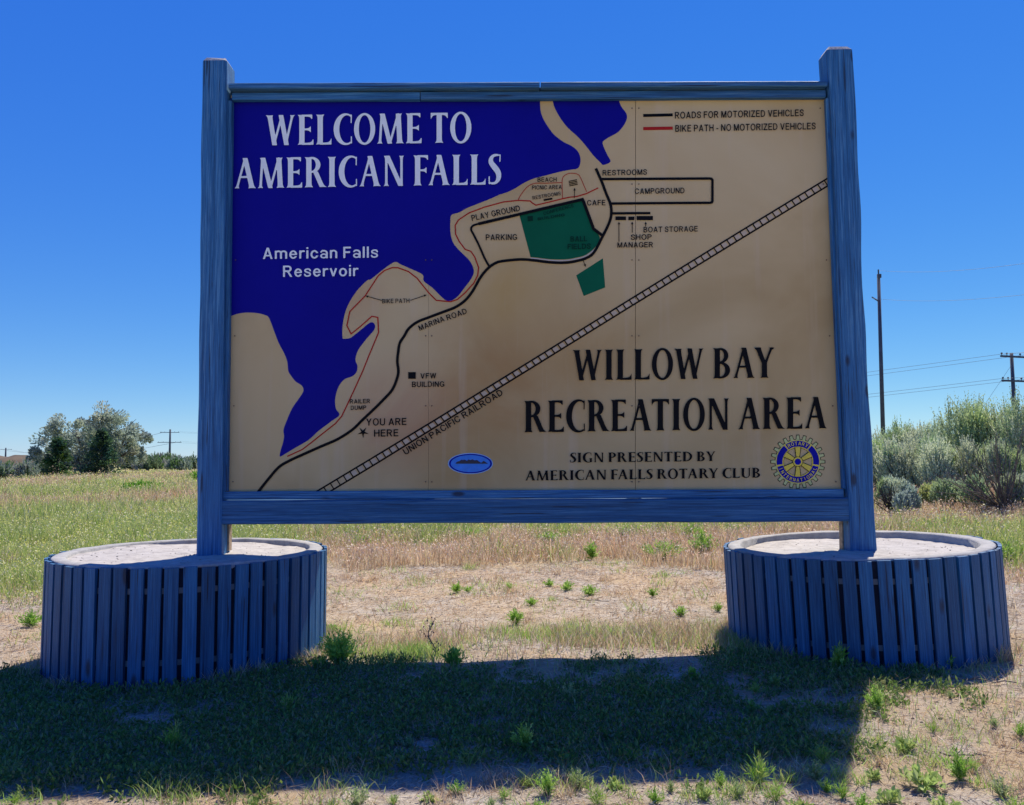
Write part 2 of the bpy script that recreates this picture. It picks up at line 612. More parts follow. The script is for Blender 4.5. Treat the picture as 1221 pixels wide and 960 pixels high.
vboard('trim', (263.3, 585.6), (270.6, 585.6), (270.6, 120), (276.6, 120), -0.041, 0.038, M['post'], 21)
vboard('trim', (1005.6, 582.6), (1012.6, 582.6), (985.0, 117), (990.4, 117), -0.041, 0.038, M['post'], 22)
vboard('backing_board', (262.5, 657), (273.0, 657), (263, 600), (273.5, 600), 0.02, 0.05, M['raw'], 23)
vboard('backing_board', (1004.5, 657), (1013.5, 657), (1003.5, 600), (1013, 600), 0.02, 0.05, M['raw'], 24)


# ------------------------------------------------------------------ the painted map
def sheet(name, poly_px, Y, mat, parent, thick=0.012):
    """a board with thickness whose front outline is given in photograph pixels on the plane Y"""
    f = [at(x, y, Y) for x, y in poly_px]
    n = len(f)
    bk = [p + Vector((0, thick, 0)) for p in f]
    faces = [tuple(range(n)), tuple(range(2 * n - 1, n - 1, -1))] + [(i, i + n, (i + 1) % n + n, (i + 1) % n) for i in range(n)]
    me = pymesh(name, f + bk, faces)
    bm = bmesh.new(); bm.from_mesh(me); bmesh.ops.recalc_face_normals(bm, faces=bm.faces); bm.to_mesh(me); bm.free()
    return obj(name, me, mat, parent)


def edge_x(py, a, b):
    return a[0] + (b[0] - a[0]) * (py - a[1]) / (b[1] - a[1])


TOPL, TOPR, BOTL, BOTR = (273, 114), (988, 112), (266, 592), (1010, 589)


def seam(f_top, f_bot, e):
    return [(f_top + e, 113), (f_bot + e, 590.5)]


s1, s2 = (511.2, 511.0), (757.8, 757.6)
sheet('panel_sheet', [TOPL, (s1[0] - .12, 113.3), (s1[1] - .12, 591), BOTL], 0.0, M['panel'], sign)
sheet('panel_sheet', [(s1[0] + .12, 113.3), (s2[0] - .3, 112.6), (s2[1] - .3, 590), (s1[1] + .12, 591)], 0.0, M['panel'], sign)
sheet('panel_sheet', [(s2[0] + .3, 112.6), TOPR, BOTR, (s2[1] + .3, 590)], 0.0, M['panel'], sign)


for px_ in (511.1, 757.7):
    vboard('seam_light_stop', (px_ - 8, 592), (px_ + 8, 592), (px_ - 8, 112), (px_ + 8, 112), 0.013, 0.04, flat('light_stop_dark', (0.03, 0.025, 0.02), 0.9), 25)  # unseen dark batten, added to stop light leaking through the seam


sv, sf = tube((0, 0, 0), (0, -0.0035, 0), 0.0042, 0.003, 8)
screw_me = pymesh('screw', sv, sf)
screw_me.materials.append(flat('rusty_screw', (0.10, 0.06, 0.04), 0.7))
for px_, tw in ((507.5, 0), (514.8, 0), (753.6, 0), (761.8, 0), (283, 1), (992, 1)):
    for k in range(6):
        py_ = 132 + k * 88.5
        if px_ > 900: px2 = 978 + (py_ - 132) * 0.0425
        elif px_ < 300: px2 = 283 - (py_ - 132) * 0.012
        else: px2 = px_
        if px_ < 520 and k in (0, 1): continue
        o_ = bpy.data.objects.new('screw', screw_me)
        C.objects.link(o_)
        o_.parent = sign
        o_.location = at(px2, py_ + (k * 37 % 7) - 3, -0.009)


def catmull(p, closed=False, n=5):
    out = []
    m = len(p)
    rng = range(m) if closed else range(m - 1)
    for i in rng:
        g = (lambda k: p[k % m]) if closed else (lambda k: p[min(max(k, 0), m - 1)])
        p0, p1, p2, p3 = g(i - 1), g(i), g(i + 1), g(i + 2)
        for k in range(n):
            t = k / n
            out.append(tuple(0.5 * (2 * p1[c] + (p2[c] - p0[c]) * t + (2 * p0[c] - 5 * p1[c] + 4 * p2[c] - p3[c]) * t * t
                                    + (3 * p1[c] - p0[c] - 3 * p2[c] + p3[c]) * t ** 3) for c in (0, 1)))
    if not closed:
        out.append(tuple(p[-1]))
    return out


LAYER = 0.0011


def fill_px(name, loops, layer, mat, parent=None, label=None):
    """flat painted area: first loop outline, further loops holes, in photograph pixels"""
    vs = [[Vector((x, y, 0)) for x, y in lp] for lp in loops]
    tri = tessellate_polygon(vs)
    allp = [q for lp in loops for q in lp]
    me = pymesh(name, [at(x, y, -LAYER * layer) for x, y in allp], tri)
    return obj(name, me, mat, parent or sign, label)


def stroke_geo(pts, wd, closed=False):
    n = len(pts)
    L, Rr = [], []
    for i in range(n):
        a = pts[i - 1] if (i > 0 or closed) else pts[i]
        b = pts[(i + 1) % n] if (i < n - 1 or closed) else pts[i]
        c = pts[i]
        d1 = Vector((c[0] - a[0], c[1] - a[1]))
        d2 = Vector((b[0] - c[0], b[1] - c[1]))
        if d1.length < 1e-6: d1 = d2
        if d2.length < 1e-6: d2 = d1
        d1.normalize(); d2.normalize()
        tt = (d1 + d2)
        tt = tt.normalized() if tt.length > 1e-3 else d1
        nn = Vector((-tt.y, tt.x))
        k = 1 / max(0.45, nn.dot(Vector((-d1.y, d1.x))))
        ww = wd(i / max(1, n - 1)) if callable(wd) else wd
        L.append((c[0] + nn.x * ww / 2 * k, c[1] + nn.y * ww / 2 * k))
        Rr.append((c[0] - nn.x * ww / 2 * k, c[1] - nn.y * ww / 2 * k))
    m = n if closed else n - 1
    faces = [(i, (i + 1) % n, (i + 1) % n + n, i + n) for i in range(m)]
    return L + Rr, faces


def stroke_px(name, pts, wd, layer, mat, smooth=True, closed=False, parent=None, label=None):
    if smooth: pts = catmull(pts, closed)
    v, f = stroke_geo(pts, wd, closed)
    me = pymesh(name, [at(x, y, -LAYER * layer) for x, y in v], f)
    return obj(name, me, mat, parent or sign, label)


def multi_px(name, polys, layer, mat, parent=None, label=None):
    v, f = [], []
    for p in polys:
        b = len(v)
        v += [at(x, y, -LAYER * layer) for x, y in p]
        f.append(tuple(range(b, b + len(p))))
    return obj(name, pymesh(name, v, f), mat, parent or sign, label)


def Z(s, ox, oy, pts): return [(ox + x / s, oy + y / s) for x, y in pts]


z1 = lambda p: Z(4.07, 470, 40, p)
z4 = lambda p: Z(4.365, 220, 220, p)
z5 = lambda p: Z(4.361, 440, 200, p)
z6 = lambda p: Z(5.55, 660, 190, p)
z7 = lambda p: Z(4.0, 220, 420, p)
zf = lambda p: Z(9.392, 600, 200, p)

shore = (z1([(708, 305), (710, 370), (722, 410), (745, 450), (775, 490), (820, 525), (860, 545), (890, 570), (903, 600), (903, 630),
             (890, 655), (850, 662), (800, 672), (740, 688), (680, 703), (630, 725), (590, 750), (550, 770), (520, 780), (485, 803)])
         + z5([(690, 135), (640, 158), (560, 190), (510, 210), (470, 232), (430, 245), (423, 270), (423, 330), (433, 380),
               (455, 415), (490, 450), (520, 480), (538, 510), (545, 545), (530, 580), (500, 620), (465, 665), (440, 685), (425, 692),
               (400, 690), (370, 665), (330, 625), (285, 590), (283, 565), (270, 550), (215, 525), (165, 503), (140, 490), (110, 503),
               (60, 540), (10, 580)])
         + z4([(950, 500), (900, 550), (860, 610), (835, 670), (822, 740), (822, 795), (830, 803), (860, 800),
               (880, 787), (920, 755), (960, 722), (980, 718), (992, 735), (985, 760), (950, 800), (905, 860)])
         + z7([(815, 35), (825, 65), (820, 95), (800, 115), (765, 128), (740, 155), (725, 190), (718, 230), (722, 270), (737, 290),
               (735, 305), (700, 330), (640, 375), (590, 420), (530, 455), (480, 485), (455, 498), (458, 470), (470, 430), (475, 400),
               (472, 370), (490, 320), (515, 265), (550, 215), (567, 185), (560, 160), (530, 140), (510, 115), (495, 90), (490, 45),
               (475, 5)])
         + z4([(490, 825), (465, 760), (440, 695), (420, 680), (380, 670), (320, 667), (270, 675), (225, 692)]))
shore_s = catmull(shore, False, 3)
fill_px('lake_area', [shore_s + [(268.5, 378), (273.5, 117)]], 1, M['lake'])
bay = z1([(766, 300), (775, 350), (800, 400), (840, 455), (890, 500), (930, 545), (965, 590), (1000, 625), (1015, 638), (1050, 622),
          (1035, 590), (1015, 545), (1013, 525), (1040, 505), (1085, 480), (1115, 445), (1130, 410), (1125, 385), (1100, 350), (1084, 300)])
fill_px('lake_area', [catmull(bay, False, 3)], 1, M['lake'])

# playing fields
fill_px('field_area', [catmull(z5([(782, 247), (1108, 172)]), False, 2) + catmull(z5([(1165, 320), (1200, 360), (1180, 410), (1130, 452), (1080, 468), (1020, 477), (940, 476), (880, 469), (840, 465)]), False, 3)], 1, M['green'])
fill_px('field_area', [z6([(150, 768), (327, 655), (342, 848), (200, 905)])], 1, M['green'])
stroke_px('field_edge_line', z5([(1208, 362), (1182, 415), (1130, 458), (1080, 474), (1020, 483), (960, 483), (880, 474), (840, 470)]), 0.9, 2, M['cream'])
stroke_px('field_edge_line', z5([(784, 246), (1108, 171)]), 0.7, 2, M['cream'], False)

# roads
marina = z7([(350, 668), (400, 605), (450, 548), (500, 518), (560, 490), (650, 450), (730, 415), (800, 370), (850, 322), (900, 275),
             (950, 225), (990, 180), (1012, 130), (1020, 90), (1015, 45), (1019, 0)]) + \
    z5([(160, 912), (185, 872), (200, 845), (225, 820), (260, 798), (320, 775), (400, 745), (450, 725), (500, 690), (540, 640), (580, 570), (620, 522),
        (660, 495), (700, 485), (790, 477), (860, 482), (940, 492), (1020, 494), (1080, 485), (1130, 470), (1170, 440)]) + \
    z6([(325, 510), (360, 440), (378, 390), (383, 340), (375, 290), (350, 230), (320, 150), (280, 60)])
stroke_px('road_line', marina, 3.3, 4, M['black'])
cg = z6([(312, 131), (700, 129), (1030, 127), (1046, 129), (1052, 138), (1052, 210), (1052, 276), (1048, 285), (1036, 288), (700, 290), (382, 293)])
stroke_px('road_line', cg, 3.0, 5, M['black'], False)
stroke_px('road_line', z6([(387, 358), (641, 356)]), 2.9, 5, M['black'], False)
stroke_px('road_line', z5([(630, 522), (600, 468), (570, 400), (545, 350), (532, 325), (533, 310), (548, 298), (580, 290)]), 2.5, 5, M['black'])
stroke_px('road_line', z5([(570, 292), (800, 238), (1110, 165), (1118, 182), (1168, 318), (1212, 352)]), 3.6, 6, M['black'], False)
multi_px('building_block', [z6([(410, 378), (480, 378), (480, 403), (410, 403)]), z6([(495, 379), (536, 379), (536, 403), (495, 403)]),
                            z6([(550, 375), (658, 375), (658, 403), (550, 403)])], 4, M['black'])
multi_px('building_block', [z7([(1067, 95), (1103, 95), (1103, 127), (1067, 127)])], 4, M['black'])
multi_px('building_block', [zf([(452, 352), (549, 336), (552, 356), (455, 374)])], 4, M['black'])
multi_px('building_block', [zf([(272, 545), (330, 540), (334, 595), (275, 600)])], 4, M['darkgreen'])

# bike path
bike = z5([(1192, 105), (1130, 135), (1080, 150), (1040, 154), (1000, 163), (940, 178), (868, 195), (850, 184), (838, 173), (775, 170), (700, 178), (600, 205),
           (520, 235), (465, 272), (448, 300), (450, 345), (470, 385), (500, 425), (530, 435), (550, 465), (570, 520), (565, 560), (545, 600),
           (500, 650), (460, 685), (425, 697), (350, 690), (310, 650), (250, 575), (205, 540), (150, 520), (120, 520), (80, 535), (50, 560)]) + \
    z4([(1005, 480), (940, 580), (860, 662), (845, 735), (867, 778), (920, 735), (975, 686), (1006, 692), (1010, 770), (960, 890)]) + \
    z7([(850, 90), (800, 200), (750, 305), (720, 340), (650, 395), (600, 435), (560, 465), (490, 497)])
stroke_px('bike_path_line', bike, 1.45, 2, M['red'], False)
stroke_px('bike_path_line', zf([(165, 370), (200, 300), (270, 215), (340, 178), (400, 173), (500, 173), (655, 166)]), 0.8, 3, M['red'])
stroke_px('bike_path_line', zf([(664, 345), (660, 200), (663, 125), (685, 90), (730, 66), (780, 62), (830, 72), (860, 100), (900, 190), (935, 270)]), 0.8, 3, M['red'])
multi_px('picnic_table_marks', [zf([(732 + k * 3, 148 + 17 * k), (825 + k * 3, 130 + 17 * k), (827 + k * 3, 139 + 17 * k), (734 + k * 3, 158 + 17 * k)]) for k in range(4)], 3, M['black'])

# legend
stroke_px('legend_line', [(767, 137.8), (802.2, 137.0)], 3.6, 2, M['black'], False)
stroke_px('legend_line', [(767, 153.4), (802.2, 152.8)], 3.8, 2, M['red'], False)

# railway
up = [(372, 589.5), (377.5, 586), (440, 548.5), (520, 500), (633.2, 430.2), (746.5, 360), (880, 277.6), (992, 209.5)]
lo = [(386, 590.5), (393.7, 586), (452, 550.8), (520, 508.8), (633, 439.2), (752, 365.5), (880, 286.9), (992, 218.6)]
stroke_px('railway_rail', up, 1.9, 2, M['black'], False)
stroke_px('railway_rail', lo, 1.9, 2, M['black'], False)


def on_line(pl, x):
    for a, b in zip(pl, pl[1:]):
        if a[0] <= x <= b[0]:
            return a[1] + (b[1] - a[1]) * (x - a[0]) / (b[0] - a[0])
    return pl[-1][1]


ties, beds = [], []
xs = 386.0
while xs < 984:
    x2 = xs + 4.4
    a, b = (xs, on_line(up, xs)), (x2, on_line(lo, x2))
    v, f = stroke_geo([a, b], 1.3)
    ties.append([v[0], v[1], v[3], v[2]])
    if xs > 386:
        w1, w2 = xs - 6.6, xs - 1.6
        beds.append([(w1, on_line(up, w1) + 1.6), (w2, on_line(up, w2) + 1.6), (w2 + 3.4, on_line(lo, w2 + 3.4) - 1.6), (w1 + 3.4, on_line(lo, w1 + 3.4) - 1.6)])
    xs += 7.75
multi_px('railway_ties', ties, 3, M['black'])
multi_px('railway_bed', [b for b in beds if b[0][0] > 405], 1, flat('bed_paint', (0.55, 0.44, 0.29), 0.6))

# arrows
def arrow(a, b, wd=0.9, head=3.2):
    d = Vector((b[0] - a[0], b[1] - a[1])).normalized()
    n = Vector((-d.y, d.x))
    e = (b[0] - d.x * head, b[1] - d.y * head)
    v, f = stroke_geo([a, e], wd)
    multi_px('arrow', [[v[0], v[1], v[3], v[2]], [(e[0] + n.x * head * .45, e[1] + n.y * head * .45), b, (e[0] - n.x * head * .45, e[1] - n.y * head * .45)]], 7, M['black'])


for a, b in (((433, 545), (433, 412)), ((521, 485), (521, 412)), ((610, 445), (610, 412))):
    p, q = z6([a, b]); arrow(p, q)
p, q = z5([(215, 690), (300, 661)]); arrow(p, q, 0.8)
p, q = z4([(1028, 604), (942, 580)]); arrow(p, q, 0.8)
p, q = z5([(1109, 470), (1127, 516)]); arrow(p, q, 0.8)
p, q = zf([(797, 340), (800, 225)]); arrow(p, q, 0.8)
star = []
for k in range(10):
    r_ = 7.2 if k % 2 == 0 else 2.0
    an = k * math.pi / 5 + 0.28
    star.append((432.8 + r_ * math.cos(an), 515.5 + r_ * math.sin(an)))
fill_px('star', [star], 3, M['black'])


# ------------------------------------------------------------------ lettering
_cache = {}


# serif capitals, drawn as fields and cut out with marching squares
def stem(xb, xt, wd, y0=0.0, y1=1.0, sb=(0.065, 0.065), st=(0.065, 0.065), k=0.038):
    def f(X, Y):
        c = xb + (xt - xb) * Y
        bl = np.exp(-(Y - y0) / k); tl = np.exp(-(y1 - Y) / k)
        l = c - wd / 2 - sb[0] * bl - st[0] * tl
        r = c + wd / 2 + sb[1] * bl + st[1] * tl
        e = 0.012 * np.clip(1 - ((X - c) / (wd / 2 + 0.07)) ** 2, 0, 1)
        return np.maximum.reduce([l - X, X - r, (y0 + (e if sb[0] + sb[1] > 0 else 0)) - Y, Y - (y1 - (e if st[0] + st[1] > 0 else 0))])
    return f


def arm(x0, x1, y0, y1, up=0.0, dn=0.0, k=0.045):
    def f(X, Y):
        if x1 > x0: e = np.exp(-np.abs(x1 - X) / k); a, b = x0, x1
        else: e = np.exp(-np.abs(X - x1) / k); a, b = x1, x0
        return np.maximum.reduce([a - X, X - b + 0.25 * np.abs(Y - (y0 + y1) / 2) * 0, (y0 - dn * e) - Y, Y - (y1 + up * e)])
    return f


def ell(cx, cy, rx, ry):
    return lambda X, Y: (np.sqrt(((X - cx) / rx) ** 2 + ((Y - cy) / ry) ** 2) - 1) * min(rx, ry)


def ringf(o, i):
    return lambda X, Y: np.maximum(o(X, Y), -i(X, Y))


def cutx(f, a=None, b=None, c=None, d=None):
    def g(X, Y):
        r = f(X, Y)
        if a is not None: r = np.maximum(r, a - X)
        if b is not None: r = np.maximum(r, X - b)
        if c is not None: r = np.maximum(r, c - Y)
        if d is not None: r = np.maximum(r, Y - d)
        return r
    return g


def brush(pts, n=8):
    q = []
    m = len(pts)
    for i in range(m - 1):
        g = lambda k: pts[min(max(k, 0), m - 1)]
        p0, p1, p2, p3 = g(i - 1), g(i), g(i + 1), g(i + 2)
        for k in range(n):
            t = k / n
            q.append([0.5 * (2 * p1[c] + (p2[c] - p0[c]) * t + (2 * p0[c] - 5 * p1[c] + 4 * p2[c] - p3[c]) * t * t + (3 * p1[c] - p0[c] - 3 * p2[c] + p3[c]) * t ** 3) for c in (0, 1, 2)])
    q.append(list(pts[-1]))

    def f(X, Y):
        r = np.full(X.shape, 9.0)
        for a, b in zip(q, q[1:]):
            dx, dy = b[0] - a[0], b[1] - a[1]
            L2 = dx * dx + dy * dy + 1e-9
            t = np.clip(((X - a[0]) * dx + (Y - a[1]) * dy) / L2, 0, 1)
            r = np.minimum(r, np.hypot(X - a[0] - t * dx, Y - a[1] - t * dy) - (a[2] + (b[2] - a[2]) * t) / 2)
        return r
    return f


TK, TN = 0.175, 0.085
no = (0, 0)
CC = ringf(ell(.40, .5, .40, .525), ell(.445, .5, .255, .46))
G = {
    'I': (.305, [stem(.152, .152, TK)]),
    'L': (.53, [stem(.152, .152, TK, sb=(.065, 0)), arm(.15, .53, 0, .065, up=.17)]),
    'E': (.54, [stem(.152, .152, TK, sb=(.065, 0), st=(.065, 0)), arm(.15, .54, 0, .065, up=.17), arm(.15, .50, .935, 1, dn=.13), arm(.15, .45, .485, .54, up=.09, dn=.09)]),
    'F': (.50, [stem(.152, .152, TK, st=(.065, 0)), arm(.15, .50, .935, 1, dn=.14), arm(.15, .45, .475, .53, up=.09, dn=.09)]),
    'T': (.59, [stem(.295, .295, TK, st=no), arm(.29, .58, .93, 1, dn=.17), arm(.30, .01, .93, 1, dn=.17)]),
    'O': (.71, [ringf(ell(.355, .5, .355, .525), ell(.355, .5, .195, .455))]),
    'C': (.61, [cutx(CC, b=.57), arm(.585, .56, .93, .985, up=0, dn=0), stem(.565, .595, .035, .70, .985, no, no), stem(.60, .575, .035, .02, .26, no, no)]),
    'G': (.69, [cutx(CC, b=.57), stem(.565, .595, .035, .70, .985, no, no), stem(.575, .575, .15, .02, .44, no, (.06, .05))]),
    'W': (.96, [stem(.27, .10, .155, sb=no, st=(.065, .05)), stem(.24, .52, .075, sb=no, st=no), stem(.67, .48, .155, sb=no, st=no), stem(.64, .87, .075, sb=no, st=(.06, .06))]),
    'M': (.87, [stem(.085, .15, .08, st=(.06, 0)), stem(.42, .17, .15, sb=no, st=no), stem(.42, .70, .075, sb=no, st=no), stem(.755, .70, .165, st=(0, .06))]),
    'N': (.72, [stem(.12, .12, .08, st=(.06, 0)), stem(.605, .15, .16, sb=no, st=no), stem(.63, .63, .08, sb=no, st=(.06, .06))]),
    'A': (.72, [stem(.085, .365, .075, st=no, sb=(.06, .06)), stem(.60, .36, .165, st=no, sb=(.055, .06)), cutx(arm(.18, .55, .345, .41), a=.19)]),
    'P': (.56, [stem(.152, .152, TK, st=(.065, 0)), cutx(ringf(ell(.26, .72, .30, .28), ell(.235, .72, .165, .215)), a=.15)]),
    'R': (.70, [stem(.152, .152, TK, st=(.065, 0)), cutx(ringf(ell(.25, .74, .29, .26), ell(.23, .74, .155, .20)), a=.15), cutx(stem(.60, .16, .165, 0, .52, (0, .09), no), d=.53)]),
    'B': (.60, [stem(.152, .152, TK, sb=(.065, 0), st=(.065, 0)), cutx(ringf(ell(.25, .75, .27, .25), ell(.23, .75, .145, .19)), a=.15), cutx(ringf(ell(.26, .27, .32, .27), ell(.24, .27, .175, .21)), a=.15)]),
    'D': (.70, [stem(.152, .152, TK, sb=(.065, 0), st=(.065, 0)), cutx(ringf(ell(.20, .5, .50, .5), ell(.18, .5, .35, .435)), a=.15)]),
    'S': (.45, [brush([(.405, .955, .03), (.30, .965, .07), (.19, .94, .09), (.115, .85, .13), (.11, .73, .16), (.20, .60, .185), (.31, .46, .185), (.365, .33, .17), (.355, .18, .14), (.28, .07, .09), (.17, .035, .07), (.05, .055, .05)]),
                 stem(.38, .415, .035, .74, .985, no, no), stem(.05, .035, .04, .01, .27, no, no)]),
    'U': (.70, [stem(.15, .15, TK, .30, 1, no), stem(.60, .60, .08, .30, 1, no), cutx(ringf(ell(.352, .33, .29, .345), ell(.40, .33, .165, .27)), d=.33)]),
    'Y': (.66, [stem(.33, .33, TK, 0, .48, st=no), cutx(stem(.33 - .10, .10, .155, 0, 1, no), c=2), cutx(brush([(.33, .44, .13), (.19, .80, .15), (.115, 1.0, .16)], 2), d=1.0), cutx(brush([(.35, .44, .09), (.47, .75, .075), (.575, 1.0, .08)], 2), d=1.0), stem(.115, .115, .16, .93, 1, no, (.06, .05)), stem(.575, .575, .08, .93, 1, no, (.06, .06))]),
}


def glyph_geo(ch, res=56, table=None):
    table = table or G
    key = (id(table), ch, res)
    if key in _cache: return _cache[key]
    wd, fs = table[ch]
    h = 1.12 / res
    xs_ = np.arange(-0.08, wd + 0.08 + h, h)
    ys_ = np.arange(-0.05, 1.07, h)
    X, Y = np.meshgrid(xs_, ys_)
    F = fs[0](X, Y)
    for q in fs[1:]: F = np.minimum(F, q(X, Y))
    verts, faces = [], []

    def run(i0, i1, j):
        b = len(verts)
        verts.extend([(xs_[i0], ys_[j]), (xs_[i1], ys_[j]), (xs_[i1], ys_[j + 1]), (xs_[i0], ys_[j + 1])])
        faces.append((b, b + 1, b + 2, b + 3))
    for j in range(len(ys_) - 1):
        start = None
        for i in range(len(xs_) - 1):
            q = [(i, j), (i + 1, j), (i + 1, j + 1), (i, j + 1)]
            s = [F[b, a] for a, b in q]
            if all(v < 0 for v in s):
                if start is None: start = i
                continue
            if start is not None:
                run(start, i, j); start = None
            if all(v >= 0 for v in s): continue
            poly = []
            for k in range(4):
                a, b = q[k], q[(k + 1) % 4]
                fa, fb = s[k], s[(k + 1) % 4]
                pa, pb = (xs_[a[0]], ys_[a[1]]), (xs_[b[0]], ys_[b[1]])
                if fa < 0: poly.append(pa)
                if (fa < 0) != (fb < 0):
                    t = fa / (fa - fb)
                    poly.append((pa[0] + (pb[0] - pa[0]) * t, pa[1] + (pb[1] - pa[1]) * t))
            if len(poly) > 2:
                b = len(verts)
                verts.extend(poly)
                faces.append(tuple(range(b, b + len(poly))))
        if start is not None: run(start, len(xs_) - 1, j)
    _cache[key] = (verts, faces)
    return verts, faces


def serif(txt, a, b, cap, mat, layer=8, gap=0.075, space=0.30, res=56, fat=0.0):
    V, F = [], []
    pen = 0.0
    for i, ch in enumerate(txt):
        if ch == ' ':
            pen += space - gap
            continue
        v, f = glyph_geo(ch)
        o = len(V)
        V += [(x + pen, y) for x, y in v]
        F += [tuple(k + o for k in q) for q in f]
        pen += G[ch][0] + gap
        nx = txt[i + 1] if i + 1 < len(txt) else ''
        if (ch, nx) in (('F', 'A'), ('A', 'Y'), ('A', 'T'), ('T', 'A'), ('R', 'Y'), ('L', 'Y')): pen -= 0.07
    x0, x1 = min(p[0] for p in V), max(p[0] for p in V)
    dx, dy = b[0] - a[0], b[1] - a[1]
    out = []
    for x, y in V:
        u = (x - x0) / (x1 - x0)
        out.append(at(a[0] + dx * u, a[1] + dy * u - y * cap, -LAYER * layer))
    return obj('lettering', pymesh('lettering', out, F), mat, sign)


SW = 0.15


def bar(x0, y0, x1, y1, wd=None):
    """square ended stroke"""
    h = (wd or SW) / 2
    dx, dy = x1 - x0, y1 - y0
    L = math.hypot(dx, dy)
    ux_, uy_ = dx / L, dy / L

    def f(X, Y):
        u = (X - x0) * ux_ + (Y - y0) * uy_
        v = -(X - x0) * uy_ + (Y - y0) * ux_
        return np.maximum.reduce([-u, u - L, np.abs(v) - h])
    return f


def ring2(cx, cy, rx, ry, wd=None):
    w2 = wd or SW
    o, i = ell(cx, cy, rx, ry), ell(cx, cy, rx - w2, ry - w2 * 0.92)
    return lambda X, Y: np.maximum(o(X, Y), -i(X, Y))


def notin(f, x0, x1, y0, y1):
    """f with a rectangle taken away"""
    return lambda X, Y: np.maximum(f(X, Y), -np.maximum.reduce([x0 - X, X - x1, y0 - Y, Y - y1]))


def clipY(f): return lambda X, Y: np.maximum.reduce([f(X, Y), -Y, Y - 1])


